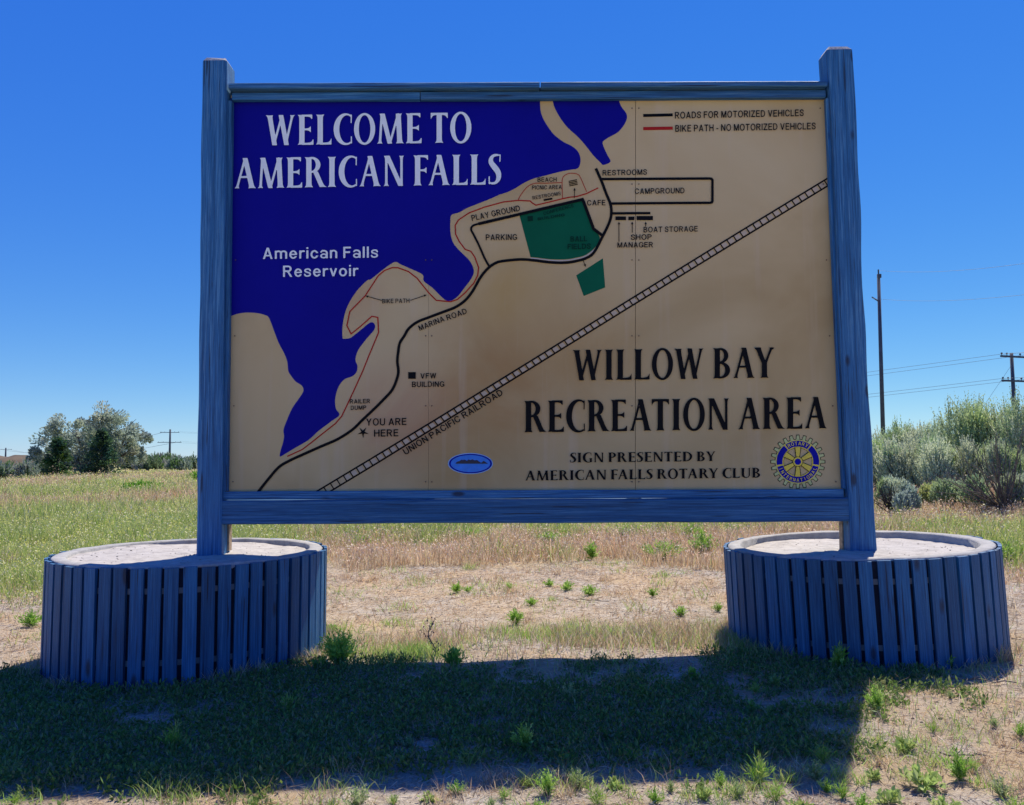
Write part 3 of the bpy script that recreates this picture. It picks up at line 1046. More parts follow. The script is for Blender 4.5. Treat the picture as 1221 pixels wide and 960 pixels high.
h_ = SW / 2
SANS = {
    'A': (.76, [clipY(bar(.08, -.02, .38, 1.02)), clipY(bar(.68, -.02, .38, 1.02)), bar(.18, .30, .58, .30, .13)]),
    'B': (.68, [bar(h_, 0, h_, 1), cutx(ring2(.36, .755, .28, .245), a=.34), cutx(ring2(.36, .27, .32, .27), a=.34), bar(h_, 1 - h_, .36, 1 - h_), bar(h_, .525, .38, .525, .13), bar(h_, h_, .36, h_)]),
    'C': (.74, [notin(ring2(.38, .5, .38, .52), .5, .9, .34, .66)]),
    'D': (.72, [bar(h_, 0, h_, 1), cutx(ring2(.30, .5, .42, .5), a=.28), bar(h_, 1 - h_, .30, 1 - h_), bar(h_, h_, .30, h_)]),
    'E': (.62, [bar(h_, 0, h_, 1), bar(0, 1 - h_, .60, 1 - h_), bar(0, .53, .56, .53), bar(0, h_, .62, h_)]),
    'F': (.58, [bar(h_, 0, h_, 1), bar(0, 1 - h_, .58, 1 - h_), bar(0, .52, .52, .52)]),
    'G': (.78, [notin(ring2(.39, .5, .39, .52), .5, .9, .44, .68), bar(.42, .44, .78, .44, .14), bar(.71, .10, .71, .46, .14)]),
    'H': (.70, [bar(h_, 0, h_, 1), bar(.70 - h_, 0, .70 - h_, 1), bar(0, .52, .70, .52)]),
    'I': (.15, [bar(h_, 0, h_, 1)]),
    'K': (.72, [bar(h_, 0, h_, 1), clipY(bar(.10, .36, .66, 1.05)), clipY(bar(.28, .56, .66, -.05))]),
    'L': (.56, [bar(h_, 0, h_, 1), bar(0, h_, .56, h_)]),
    'M': (.84, [bar(h_, 0, h_, 1), bar(.84 - h_, 0, .84 - h_, 1), clipY(bar(.09, 1.03, .42, .02)), clipY(bar(.75, 1.03, .42, .02))]),
    'N': (.70, [bar(h_, 0, h_, 1), bar(.70 - h_, 0, .70 - h_, 1), clipY(bar(.06, 1.03, .64, -.03))]),
    'O': (.80, [ring2(.40, .5, .40, .52)]),
    'P': (.66, [bar(h_, 0, h_, 1), cutx(ring2(.36, .70, .30, .30), a=.34), bar(h_, 1 - h_, .36, 1 - h_), bar(h_, .40 + h_, .36, .40 + h_)]),
    'R': (.72, [bar(h_, 0, h_, 1), cutx(ring2(.38, .715, .29, .285), a=.34), bar(h_, 1 - h_, .38, 1 - h_), bar(h_, .43 + h_, .38, .43 + h_), clipY(bar(.36, .50, .66, -.04))]),
    'S': (.66, [brush([(.585, .73, .14), (.53, .87, .14), (.34, .94, .14), (.15, .87, .14), (.09, .73, .14), (.18, .59, .14), (.34, .52, .14), (.51, .45, .14), (.585, .28, .14), (.52, .12, .14), (.33, .06, .14), (.13, .13, .14), (.075, .30, .14)], 4)]),
    'T': (.66, [bar(.33, 0, .33, 1), bar(0, 1 - h_, .66, 1 - h_)]),
    'U': (.70, [bar(h_, .33, h_, 1), bar(.70 - h_, .33, .70 - h_, 1), cutx(ring2(.35, .34, .35, .36), d=.345)]),
    'V': (.74, [clipY(bar(.07, 1.03, .37, .0)), clipY(bar(.67, 1.03, .37, .0))]),
    'W': (1.02, [clipY(bar(.07, 1.03, .28, .0)), clipY(bar(.28, .0, .51, 1.0)), clipY(bar(.51, 1.0, .74, .0)), clipY(bar(.74, .0, .95, 1.03))]),
    'Y': (.74, [bar(.37, 0, .37, .46), clipY(bar(.07, 1.03, .37, .42)), clipY(bar(.67, 1.03, .37, .42))]),
    'Z': (.66, [bar(0, 1 - h_, .64, 1 - h_), bar(0, h_, .66, h_), clipY(bar(.08, .02, .57, .98))]),
    '-': (.34, [bar(0, .36, .34, .36)]),
    'm': (.94, [bar(h_, 0, h_, .72), bar(.47, 0, .47, .50), bar(.94 - h_, 0, .94 - h_, .50), cutx(ring2(.273, .49, .272, .25), c=.48), cutx(ring2(.667, .49, .272, .25), c=.48)]),
    'e': (.60, [notin(ring2(.30, .36, .30, .375), .3, .7, .22, .34), bar(.05, .38, .58, .38, .12)]),
    'r': (.38, [bar(h_, 0, h_, .72), brush([(.07, .42, .13), (.14, .58, .14), (.24, .65, .14), (.36, .65, .14)], 4)]),
    'i': (.15, [bar(h_, 0, h_, .72), bar(h_, .85, h_, 1)]),
    'c': (.58, [notin(ring2(.30, .36, .30, .375), .36, .7, .26, .47)]),
    'a': (.58, [bar(.51, 0, .51, .50, .14), ring2(.27, .21, .27, .22, .13), brush([(.07, .56, .12), (.16, .66, .14), (.30, .67, .14), (.44, .62, .14), (.51, .49, .14)], 4)]),
    'n': (.56, [bar(h_, 0, h_, .72), bar(.56 - h_, 0, .56 - h_, .46), cutx(ring2(.28, .46, .28, .28), c=.45)]),
    'l': (.15, [bar(h_, 0, h_, 1)]),
    's': (.54, [brush([(.48, .53, .13), (.40, .65, .13), (.25, .67, .13), (.09, .60, .13), (.10, .46, .13), (.27, .38, .13), (.44, .30, .13), (.46, .14, .13), (.30, .055, .13), (.12, .08, .13), (.05, .20, .12)], 4)]),
    'v': (.56, [clipY(bar(.06, .72, .28, .02, .15)), clipY(bar(.50, .72, .28, .02, .15))]),
    'o': (.62, [ring2(.31, .36, .31, .375)]),
}


def sans_geo(txt, bold, space=1.0):
    V, F, pen = [], [], 0.0
    for ch in txt:
        if ch == ' ':
            pen += 0.30
            continue
        v, f = glyph_geo(ch, 34 if len(txt) > 8 else 44, SANS)
        o = len(V)
        V += [(x + pen, y) for x, y in v]
        F += [tuple(k + o for k in q) for q in f]
        pen += SANS[ch][0] + 0.145 * space
    return V, F


def sans_cap(bold): return 0.0, 1.0


def sans(txt, a, b, cap, mat, bold=0.012, layer=8, space=1.05):
    """one line of sans lettering from pixel a to pixel b on its baseline, capitals cap pixels high"""
    v, f = sans_geo(txt, bold, space)
    y0, y1 = sans_cap(bold)
    xs_ = [p[0] for p in v]
    x0, x1 = min(xs_), max(xs_)
    d = Vector((b[0] - a[0], b[1] - a[1]))
    n = Vector((d.y, -d.x)).normalized()
    if abs(d.y) < 0.06 * abs(d.x): n = Vector((0, -1))
    out = []
    for x, y in v:
        u = (x - x0) / (x1 - x0)
        k = (y - y0) / (y1 - y0) * cap
        out.append(at(a[0] + d.x * u + n.x * k, a[1] + d.y * u + n.y * k, -LAYER * layer))
    return obj('lettering', pymesh('lettering', out, f), mat, sign)



serif('WELCOME TO', (317, 173.4), (562, 170.0), 36.0, M['white'])
serif('AMERICAN FALLS', (279.8, 225.0), (597.6, 219.8), 36.3, M['white'])
serif('WILLOW BAY', (683, 453.8), (923.3, 450.6), 36.5, M['black'])
serif('RECREATION AREA', (625.2, 515.8), (985.8, 511.0), 37.8, M['black'])
serif('SIGN PRESENTED BY', (679.9, 551.6), (853.2, 549.9), 11.6, M['black'])
serif('AMERICAN FALLS ROTARY CLUB', (626.4, 573.2), (906.3, 569.6), 11.8, M['black'])

K = M['black']
sans('American Falls', (313.5, 308.9), (450.8, 307.2), 13.4, M['white'], 0.010, space=1.12)
sans('Reservoir', (337.5, 330.2), (427.5, 329.2), 13.4, M['white'], 0.010, space=1.12)
sans('RESTROOMS', (718.5, 209.4), (771.4, 208.3), 6.5, K)
sans('CAMPGROUND', (757, 231.4), (816.2, 230.4), 6.6, K, 0.02)
sans('CAFE', (700, 245.0), (722.0, 244.8), 6.4, K, 0.02)
sans('BOAT STORAGE', (767.4, 277.2), (832, 276), 6.6, K, 0.02)
sans('SHOP', (752.3, 286.1), (777, 285.6), 6.4, K, 0.02)
sans('MANAGER', (736.2, 295.4), (778.6, 294.9), 6.4, K, 0.02)
sans('BEACH', (641, 216.9), (663.8, 216.6), 5.2, K, 0.02)
sans('PICNIC AREA', (634.4, 226.1), (669.6, 225.5), 4.9, K, 0.01)
sans('RESTROOMS', (635.4, 238.3), (668.7, 232.6), 4.3, K, 0.01)
sans('PLAY GROUND', (563, 263.6), (620.5, 251.4), 7.0, K, 0.012)
sans('PARKING', (579.2, 286.6), (616.6, 286.2), 7.0, K, 0.015)
sans('BALL', (680.2, 288.2), (700.0, 287.6), 6.3, M['darkgreen'], 0.04)
sans('FIELDS', (676.8, 297.4), (704.2, 296.6), 6.3, M['darkgreen'], 0.03)
sans('CONFERENCE', (648.5, 256.6), (684.5, 246.6), 3.8, M['darkgreen'], 0.03)
sans('BUILDING', (641.5, 262.8), (673.5, 257.5), 3.2, M['darkgreen'], 0.03)
sans('MARINA', (500.6, 394.6), (530.3, 382.9), 6.6, K, 0.018)
sans('ROAD', (533.6, 382.2), (557.3, 373.6), 6.6, K, 0.018)
sans('BIKE PATH', (455.6, 361.8), (488.2, 361.1), 5.2, K, 0.018)
sans('VFW', (501.3, 451.6), (520.0, 451.2), 6.4, K, 0.012)
sans('BUILDING', (491.2, 461.6), (529.8, 461.2), 6.4, K, 0.012)
sans('RAILER', (417.2, 481.4), (441.2, 480.9), 5.2, K, 0.008)
sans('DUMP', (418.2, 488.9), (436.6, 488.5), 5.0, K, 0.008)
sans('YOU ARE', (436.6, 507.6), (484.6, 506.8), 8.4, K, 0.014)
sans('HERE', (446, 520.8), (475, 520.3), 8.4, K, 0.014)
sans('UNION PACIFIC RAILROAD', (483.6, 542.6), (600.4, 470.2), 7.6, K, 0.012)
sans('ROADS FOR MOTORIZED VEHICLES', (804.8, 141.5), (958.3, 138.4), 8.0, K, 0.014)
sans('BIKE PATH - NO MOTORIZED VEHICLES', (805.2, 157.2), (972.6, 154.2), 8.0, K, 0.014)

# gear wheel emblem of the club
EX, EY = 951.4, 550.6


def pol(r, a, cx=EX, cy=EY): return (cx + r * math.cos(a), cy + r * math.sin(a) * 0.985)


def gear(r0, r1, nt_=24, dx=0.0):
    pts = []
    for k in range(nt_):
        a = k * 2 * math.pi / nt_
        s = math.pi / nt_
        pts += [pol(r0, a - s * (0.52 + dx)), pol(r1, a - s * (0.34 + dx)), pol(r1, a + s * (0.34 + dx)), pol(r0, a + s * (0.52 + dx))]
    return pts


def disc(r, n=48): return [pol(r, k * 2 * math.pi / n) for k in range(n)]


emb = fill_px('club_emblem', [gear(27.6, 32.8, 24, 0.13), disc(16.9, 32)[::-1]], 2, M['black'])
fill_px('gear_wheel', [gear(26.9, 31.9), disc(24.6)[::-1]], 3, flat('emblem_pale_yellow', (0.52, 0.56, 0.22), 0.5), emb)


def sector(r0, r1, a0, a1, n=14):
    return [pol(r1, a0 + (a1 - a0) * k / n) for k in range(n + 1)] + [pol(r0, a1 - (a1 - a0) * k / n) for k in range(n + 1)]


fill_px('gear_rim', [disc(26.3), disc(17.2)[::-1]], 4, M['yellow'], emb)
for a0, a1 in ((R(-50), R(9)), (R(171), R(230)), (R(-126), R(-54)), (R(14), R(166))):
    fill_px('rim_segment', [sector(18.4, 25.4, a0, a1)], 5, M['emblemblue'], emb)
for k in range(6):
    a = R(90 + 60 * k)
    d = Vector((math.cos(a), math.sin(a)))
    n = Vector((-d.y, d.x))
    q = [(EX + d.x * r_ + n.x * s, EY + d.y * r_ + n.y * s) for r_, s in ((4, -2.2), (17.6, -4.0), (17.6, 4.0), (4, 2.2))]
    q2 = [(EX + d.x * r_ + n.x * s, EY + d.y * r_ + n.y * s) for r_, s in ((4, -1.5), (17.5, -3.2), (17.5, 3.2), (4, 1.5))]
    fill_px('spoke_outline', [q], 5 + 0.3 * (k % 2), M['black'], emb)
    fill_px('spoke', [q2], 6 + 0.3 * (k % 2), M['yellow'], emb)
fill_px('hub', [disc(6.2, 24)], 7, M['black'], emb)
fill_px('hub', [disc(5.6, 24)], 8, M['yellow'], emb)
fill_px('hub', [disc(3.8, 24)], 9, M['emblemblue'], emb)


def ring_text(txt, a0, a1, r, cap, inward):
    """lettering along the rim of the emblem"""
    V, F = [], []
    n = len(txt)
    y0, y1 = sans_cap(0.01)
    for i, ch in enumerate(txt):
        v, f = sans_geo(ch, 0.01)
        xs_ = [p[0] for p in v]
        cx = (min(xs_) + max(xs_)) / 2
        a = a0 + (a1 - a0) * (i + 0.5) / n
        rad = Vector((math.cos(a), math.sin(a)))
        if inward: upv, rt = rad, Vector((-rad.y, rad.x))
        else: upv, rt = -rad, Vector((rad.y, -rad.x))
        o = len(V)
        for x, y in v:
            u = (x - cx) / (y1 - y0) * cap
            k = ((y - y0) / (y1 - y0) - 0.5) * cap
            q = rad * r + rt * u + upv * k
            V.append(at(EX + q.x, EY + q.y, -LAYER * 7))
        F += [tuple(k + o for k in p) for p in f]
    obj('lettering', pymesh('lettering', V, F), M['yellow'], emb)


ring_text('ROTARY', R(-124), R(-56), 21.9, 4.2, True)
ring_text('INTERNATIONAL', R(163), R(17), 21.9, 4.0, False)


# blue oval badge with a dark island shape
def oval(cx, cy, rx, ry, n=48): return [(cx + rx * math.cos(k * 2 * math.pi / n), cy + ry * math.sin(k * 2 * math.pi / n)) for k in range(n)]


ov = fill_px('oval_badge', [oval(560.9, 552.8, 26.9, 12.6)], 2, M['ovalrim'])
fill_px('badge_face', [oval(561, 552.8, 25.9, 11.8)], 3, M['oval'], ov)
fill_px('badge_ring', [oval(561, 552.8, 25.6, 11.5), oval(561, 552.8, 23.6, 10.2)[::-1]], 4, M['emblemblue'], ov)
isl = Z(15.26, 520, 530, [(350, 350), (380, 315), (430, 300), (460, 278), (490, 285), (520, 275), (560, 300), (590, 272), (625, 285), (660, 270), (700, 290), (745, 282), (780, 310), (820, 335), (865, 298), (945, 350)])
fill_px('island_shape', [isl], 5, M['navy'], ov)


# ------------------------------------------------------------------ the two slatted tubs
def revolve(prof, n=96, wob=0.0, seed=0):
    v, f = [], []
    m = len(prof)
    for k in range(n):
        a = 2 * math.pi * k / n
        for j, (r, z) in enumerate(prof):
            rr = r + wob * mnoise.noise(Vector((math.cos(a) * 3, math.sin(a) * 3, seed + j)))
            zz = z + wob * 0.8 * mnoise.noise(Vector((math.cos(a) * 4, math.sin(a) * 4, seed + 20 + (j // 2))))
            v.append((rr * math.cos(a), rr * math.sin(a), zz))
    for k in range(n):
        for j in range(m - 1):
            a = k * m + j
            b = ((k + 1) % n) * m + j
            f.append((a, b, b + 1, a + 1))
    return v, f


def slat_mesh():
    W, T, H = 0.0325, 0.009, 0.5
    v, f = [], []
    n = 6
    for k in range(n + 1):
        z = H * k / n
        for (x, y) in ((-W, -T), (W, -T), (W, T), (-W, T)):
            v.append((x, y, z))
    for k in range(n):
        for j in range(4):
            a, b = k * 4 + j, k * 4 + (j + 1) % 4
            f.append((a, b, b + 4, a + 4))
    f += [(3, 2, 1, 0), tuple(n * 4 + j for j in range(4))]
    me = pymesh('slat', v, f)
    me.materials.append(M['slat'])
    return me


slat_me = slat_mesh()


def tub(x, y, r, ztop, zbot, tilt, label, seed, fillz, nslat=57, fill_slope=(0, 0)):
    rnd = random.Random(seed)
    H = ztop - zbot
    root = thing('slatted_tub', (x, y, zbot), label, 'tub', 'round concrete tubs clad in blue slats', (0, tilt, 0))
    ro, ri = r - 0.026, r - 0.105
    v, f = revolve([(ro, -0.15), (ro, H - 0.012)], 96)
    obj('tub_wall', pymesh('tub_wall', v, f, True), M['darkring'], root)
    v, f = revolve([(ro - 0.004, H - 0.05), (ro - 0.002, H - 0.014), (ro - 0.001, H - 0.008), (ro - 0.010, H), (ri + 0.01, H + 0.001), (ri, H - 0.006), (ri - 0.004, H - 0.30)], 120, 0.006, seed)
    obj('rim', pymesh('rim', v, f, True), M['concrete'], root)
    # gravel bed
    vs, fs = [], []
    nr, na = 26, 96
    for i in range(nr + 1):
        rr = (ri + 0.002) * i / nr
        for k in range(na):
            a = 2 * math.pi * k / na
            px_, py_ = rr * math.cos(a), rr * math.sin(a)
            z = fillz + fill_slope[0] * px_ + fill_slope[1] * py_ + 0.016 * mnoise.noise(Vector((px_ * 2.5, py_ * 2.5, seed))) + 0.005 * mnoise.noise(Vector((px_ * 22, py_ * 22, seed)))
            vs.append((px_, py_, z))
    for i in range(nr):
        for k in range(na):
            a, b = i * na + k, i * na + (k + 1) % na
            if i == 0: fs.append((a, b + na, a + na))
            else: fs.append((a, b, b + na, a + na))
    obj('gravel_bed', pymesh('gravel_bed', vs, fs, True), M['fill'], root)
    # loose stones on the bed
    rg_ = np.random.default_rng(seed + 40)
    ns = 190
    ra = ri * np.sqrt(rg_.uniform(0, 0.97, ns))
    th = rg_.uniform(0, 2 * np.pi, ns)
    sx_, sy_ = ra * np.cos(th), ra * np.sin(th)
    sz_ = rg_.uniform(0.002, 0.006, ns) * rg_.uniform(0.6, 1.6, ns)
    base_ = np.stack([sx_, sy_, fillz + fill_slope[0] * sx_ + fill_slope[1] * sy_ + np.array([0.016 * mnoise.noise(Vector((a_ * 2.5, b_ * 2.5, seed))) for a_, b_ in zip(sx_, sy_)])], 1)
    octa = np.array([[1, 0, 0], [-1, 0, 0], [0, 1, 0], [0, -1, 0], [0, 0, 0.7], [0, 0, -0.5]])
    V_ = (base_[:, None, :] + octa[None] * sz_[:, None, None] * rg_.uniform(0.6, 1.3, (ns, 6, 1))).reshape(-1, 3)
    t8 = np.array([[0, 2, 4], [2, 1, 4], [1, 3, 4], [3, 0, 4], [2, 0, 5], [1, 2, 5], [3, 1, 5], [0, 3, 5]])
    T_ = ((np.arange(ns) * 6)[:, None, None] + t8[None]).reshape(-1, 3)
    c_ = np.array([(0.42, 0.38, 0.34), (0.36, 0.33, 0.30), (0.30, 0.27, 0.25), (0.50, 0.46, 0.42)])[rg_.integers(0, 4, ns)]
    obj('stones', npmesh('stones', V_, T_, np.repeat(c_, 6, 0)), M['grass'], root, None, None, None, 'stuff')
    for zz in (0.80, 0.22):
        v, f = revolve([(ro + 0.001, H * zz - 0.014), (ro + 0.007, H * zz - 0.014), (ro + 0.007, H * zz + 0.014), (ro + 0.001, H * zz + 0.014)], 72)
        obj('strap', pymesh('strap', v, f), M['strap'], root)
    for k in range(nslat):
        a = 2 * math.pi * (k + rnd.uniform(-0.04, 0.04)) / nslat
        s = bpy.data.objects.new('slat', slat_me)
        C.objects.link(s)
        s.parent = root
        hh = (H - 0.004 + rnd.uniform(-0.008, 0.003) + 0.016) / 0.5
        rr = r - 0.009 + rnd.uniform(-0.003, 0.003)
        s.location = (rr * math.cos(a), rr * math.sin(a), -0.02 + 0.004)
        s.rotation_euler = (0, rnd.uniform(-0.006, 0.006), a + math.pi / 2)
        s.scale = (rnd.uniform(0.95, 1.05), 1, hh)
    return root


tub(-1.905, 0.0, 0.77, 0.592, -0.02, R(0.3), 'left slatted tub, gravel heaped level with its rim, a green bush at its right foot', 3, 0.588, 57, (-0.012, 0.0))
tub(2.055, 0.0, 0.755, 0.605, 0.035, R(-2.2), 'right slatted tub with gravel sunk well below its grey concrete rim', 8, 0.528, 56)


# ------------------------------------------------------------------ poles and wires
def join(parts):
    V, F = [], []
    for v, f in parts:
        o = len(V)
        V += list(v)
        F += [tuple(k + o for k in q) for q in f]
    return V, F


def box(cx, cy, cz, sx, sy, sz):
    v = [(cx + a * sx / 2, cy + b * sy / 2, cz + c * sz / 2) for a in (-1, 1) for b in (-1, 1) for c in (-1, 1)]
    f = [(0, 1, 3, 2), (4, 6, 7, 5), (0, 4, 5, 1), (2, 3, 7, 6), (0, 2, 6, 4), (1, 5, 7, 3)]
    return v, f


def power_pole(px, ytop, Y, label, arms, r=0.16, lean=0.0):
    top = at(px, ytop, Y)
    zb = float(gh(top.x, Y)) - 0.3
    root = thing('power_pole', (top.x, Y, zb), label, 'power pole', 'power poles beyond the field')
    H = top.z - zb
    v, f = tube((lean, 0, 0), (0, 0, H), r, r * 0.72, 12)
    obj('pole_shaft', pymesh('pole_shaft', v, f, True), M['pole'], root)
    for (dz, wd, ang) in arms:
        v, f = box(0, -r, 0, wd, 0.12, 0.16)
        c = obj('crossarm', pymesh('crossarm', v, f), M['pole'], root)
        c.location = (0, 0, H - dz)
        c.rotation_euler = (0, 0, ang)
        for s in (-0.46, -0.26, 0.26, 0.46):
            v, f = join([tube((0, 0, 0), (0, 0, 0.14), 0.03, 0.03, 6), tube((0, 0, 0.12), (0, 0, 0.24), 0.09, 0.06, 8)])
            i = obj('insulator', pymesh('insulator', v, f, True), M['pole'], c)
            i.location = (wd * s, -r, 0.08)
    return root, H, top


LINE_ANG = math.atan2(180, -150) - math.pi / 2
pA, HA, tA = power_pole(1206, 421, 65.2, 'dark power pole with two crossarms at the right edge above the sagebrush', [(0.35, 3.1, LINE_ANG * 0.5), (2.5, 3.1, LINE_ANG * 0.5)], 0.19)
pB, HB, tB = power_pole(203, 512, 245.0, 'distant power pole with two crossarms just left of the sign', [(1.0, 6.0, 0), (4.1, 7.5, 0)], 0.36)
pC, HC, tC = power_pole(7, 534, 480.0, 'faraway power pole showing above the brown hill', [(1.0, 8.0, 0)], 0.55)
pD, HD, tD = power_pole(1047.5, 327, 37.2, 'tall bare wooden power pole rising beside the right sign post', [], 0.115, -0.12)
v, f = join([tube((0, 0, HD), (0, 0, HD + 0.25), 0.04, 0.04, 6), tube((0, 0, HD - 1.5), (-0.45, -0.1, HD - 1.25), 0.035, 0.03, 6), box(0, -0.10, HD - 0.12, 0.16, 0.12, 0.20)])
obj('bracket', pymesh('bracket', v, f), M['pole'], pD)


def wire(a, b, sag, r, label, n=24):
    a, b = Vector(a), Vector(b)
    pts = [a.lerp(b, k / n) - Vector((0, 0, sag * 4 * (k / n) * (1 - k / n))) for k in range(n + 1)]
    me = pymesh('power_line', *join([tube(p, q, r, r, 5) for p, q in zip(pts, pts[1:])]))
    obj('power_line', me, M['wire'], None, label, 'wire', 'overhead wires of the power lines')


ux = Vector((math.cos(LINE_ANG * 0.5), math.sin(LINE_ANG * 0.5), 0))
for dz, tz, s, what in ((0.15, 1.0, -1.3, 'upper wire running left from the top crossarm of the right edge pole'),
                        (0.15, 1.0, 1.3, 'second wire beside it, running left from the top crossarm of that pole'),
                        (2.3, 4.0, -1.3, 'lower wire running left from the second crossarm of the right edge pole'),
                        (2.3, 4.0, 1.3, 'lowest wire running left from the second crossarm of the right edge pole')):
    wire(tA + ux * s - Vector((0, 0, dz)), tB + Vector((s * 2.2, 0, -tz + 0.3)), 3.0, 0.015, what, 40)
    wire(tA + ux * s - Vector((0, 0, dz)), tA + Vector((60 + s, -72, -dz)), 0.8, 0.018, what.replace('running left', 'running right off the picture'), 10)
for s, tz in ((-2.5, 1.0), (2.5, 4.0)):
    wire(tB + Vector((s, 0, -tz)), tC + Vector((s, 0, -1)), 4.0, 0.05, 'faint far wire leading from the distant pole towards the brown hill, %s' % ('upper' if tz == 1.0 else 'lower'), 10)
wire(tD + Vector((0, 0, 0.2)), at(1320, 298, 18), 0.3, 0.006, 'thin wire rising right from the tip of the tall bare pole', 12)
wire(tD + Vector((-0.4, 0, -1.3)), at(1320, 338, 18), 0.3, 0.006, 'thin wire rising right from the bracket of the tall bare pole', 12)
# guy wire of the right pole
wire(tA - Vector((0, 0, 1.0)), (tA.x - 5.5, tA.y, float(gh(tA.x, tA.y)) + 0.3), 0.0, 0.012, 'slanting guy wire holding the power pole at the right edge', 2)


# ------------------------------------------------------------------ foliage builders
def unit_rand(rng, n):
    v = rng.normal(size=(n, 3))
    return v / np.linalg.norm(v, axis=1, keepdims=True)


def leaves(P, D, L, Wd, cols, rng):
    """pointed leaves: two triangles each, P base points, D directions, L lengths, Wd widths"""
    n = len(P)
    D = D / np.linalg.norm(D, axis=1, keepdims=True)
    S = np.cross(D, unit_rand(rng, n))
    S /= np.linalg.norm(S, axis=1, keepdims=True) + 1e-9
    L = np.asarray(L).reshape(-1, 1) * np.ones((n, 1))
    Wd = np.asarray(Wd).reshape(-1, 1) * np.ones((n, 1))
    m = P + D * L * 0.5
    V = np.stack([P, m + S * Wd / 2, P + D * L, m - S * Wd / 2], 1).reshape(-1, 3)
    b = np.arange(n) * 4
    T = np.concatenate([np.stack([b, b + 1, b + 2], 1), np.stack([b, b + 2, b + 3], 1)])
    return V, T, np.repeat(cols, 4, axis=0)


def blades(P, H, W, lean, cols, rng, curl=1.0):
    """grass blades of three triangles"""
    n = len(P)
    a = rng.uniform(0, 2 * np.pi, n)
    S = np.stack([np.cos(a), np.sin(a), np.zeros(n)], 1)
    b = rng.uniform(0, 2 * np.pi, n)
    Ld = np.stack([np.cos(b), np.sin(b), np.zeros(n)], 1) * (lean * H)[:, None]
    up = np.array([0, 0, 1.0])
    h = H[:, None]
    w_ = W[:, None]
    m = P + up * h * 0.55 + Ld * 0.35
    t = P + up * h + Ld * 1.0
    V = np.stack([P - S * w_ / 2, P + S * w_ / 2, m + S * w_ * 0.35, m - S * w_ * 0.35, t], 1).reshape(-1, 3)
    k = np.arange(n) * 5
    T = np.concatenate([np.stack([k, k + 1, k + 2], 1), np.stack([k, k + 2, k + 3], 1), np.stack([k + 3, k + 2, k + 4], 1)])
    return V, T, np.repeat(cols, 5, axis=0)


def cat(parts):
    V, T, Cc, o = [], [], [], 0
    for v, t, c in parts:
        V.append(v); T.append(t + o); Cc.append(c); o += len(v)
    return np.concatenate(V), np.concatenate(T), np.concatenate(Cc)


def tint(rng, n, cols, var=0.18):
    cols = np.asarray(cols, float)
    k = rng.integers(0, len(cols), n)
    c = cols[k] * (1 + rng.uniform(-var, var, (n, 1)))
    return np.clip(c + rng.uniform(-0.012, 0.012, (n, 3)), 0.004, 1)


def branch_mesh(rng, n, h, spread, r, bend=0.4):
    parts = []
    for k in range(n):
        a = rng.uniform(0, 2 * math.pi)
        e = rng.uniform(0.3, 1.0) * spread
        p = Vector((0.05 * math.cos(a) * spread, 0.05 * math.sin(a) * spread, 0))
        q = Vector((e * math.cos(a), e * math.sin(a), h * rng.uniform(0.5, 0.95)))
        m1 = p.lerp(q, 0.5) + Vector((rng.uniform(-1, 1), rng.uniform(-1, 1), 0)) * bend * 0.25 * spread
        parts += [tube(p, m1, r, r * 0.6, 5), tube(m1, q, r * 0.6, r * 0.2, 5)]
    return join(parts)


SAGE = [(0.36, 0.44, 0.29), (0.42, 0.48, 0.34), (0.29, 0.37, 0.22), (0.48, 0.52, 0.39), (0.25, 0.34, 0.15)]


def sage_mesh(seed, w_, h, shoots=420, leaf=0.05, cols=SAGE, spike=0.26, d=None):
    """dome of upright leafy shoots with gaps"""
    rng = np.random.default_rng(seed)
    d = d or w_
    # several sub-domes
    nd = max(4, int(w_ * 4))
    P, D, L, K = [], [], [], []
    shoots = int(shoots * 1.7)
    cx = rng.uniform(-0.36, 0.36, nd) * w_
    cy = rng.uniform(-0.36, 0.36, nd) * d
    hh = h * (1 - 0.55 * (np.abs(cx) / (w_ / 2)) ** 1.6) * rng.uniform(0.65, 1.0, nd)
    hh[0], cx[0] = h * 0.8, 0.0
    for s in range(shoots):
        k = rng.integers(0, nd)
        K.append(k)
        rr = w_ * 0.20
        u = rng.normal(size=3); u /= np.linalg.norm(u)
        u[2] = abs(u[2]) * 0.9 + 0.02
        rad = rng.uniform(0.55, 1.0) ** 0.5
        base = np.array([cx[k] + u[0] * rr * rad, cy[k] + u[1] * rr * rad, hh[k] * (0.0 + 0.80 * u[2] * rad)])
        dirn = np.array([u[0] * 0.45, u[1] * 0.45, 1.0]) + rng.normal(size=3) * 0.12
        dirn /= np.linalg.norm(dirn)
        ln = spike * h * rng.uniform(0.45, 1.15)
        nl = 13
        t = (np.arange(nl) + rng.uniform(0, 1, nl)) / nl
        pts = base + dirn * (t * ln)[:, None]
        dd = dirn * 1.0 + unit_rand(rng, nl) * 0.42
        P.append(pts); D.append(dd); L.append(leaf * (1.25 - 0.75 * t) * rng.uniform(0.7, 1.3, nl))
    P, D, L = np.concatenate(P), np.concatenate(D), np.concatenate(L)
    dome = tint(rng, nd, cols, 0.16)
    c = dome[K] * rng.uniform(0.8, 1.2, (shoots, 1))
    c = np.repeat(c, 13, axis=0)
    V, T, Cc = leaves(P, D, L, L * 0.46, c, rng)
    return npmesh('foliage', V, T, Cc)


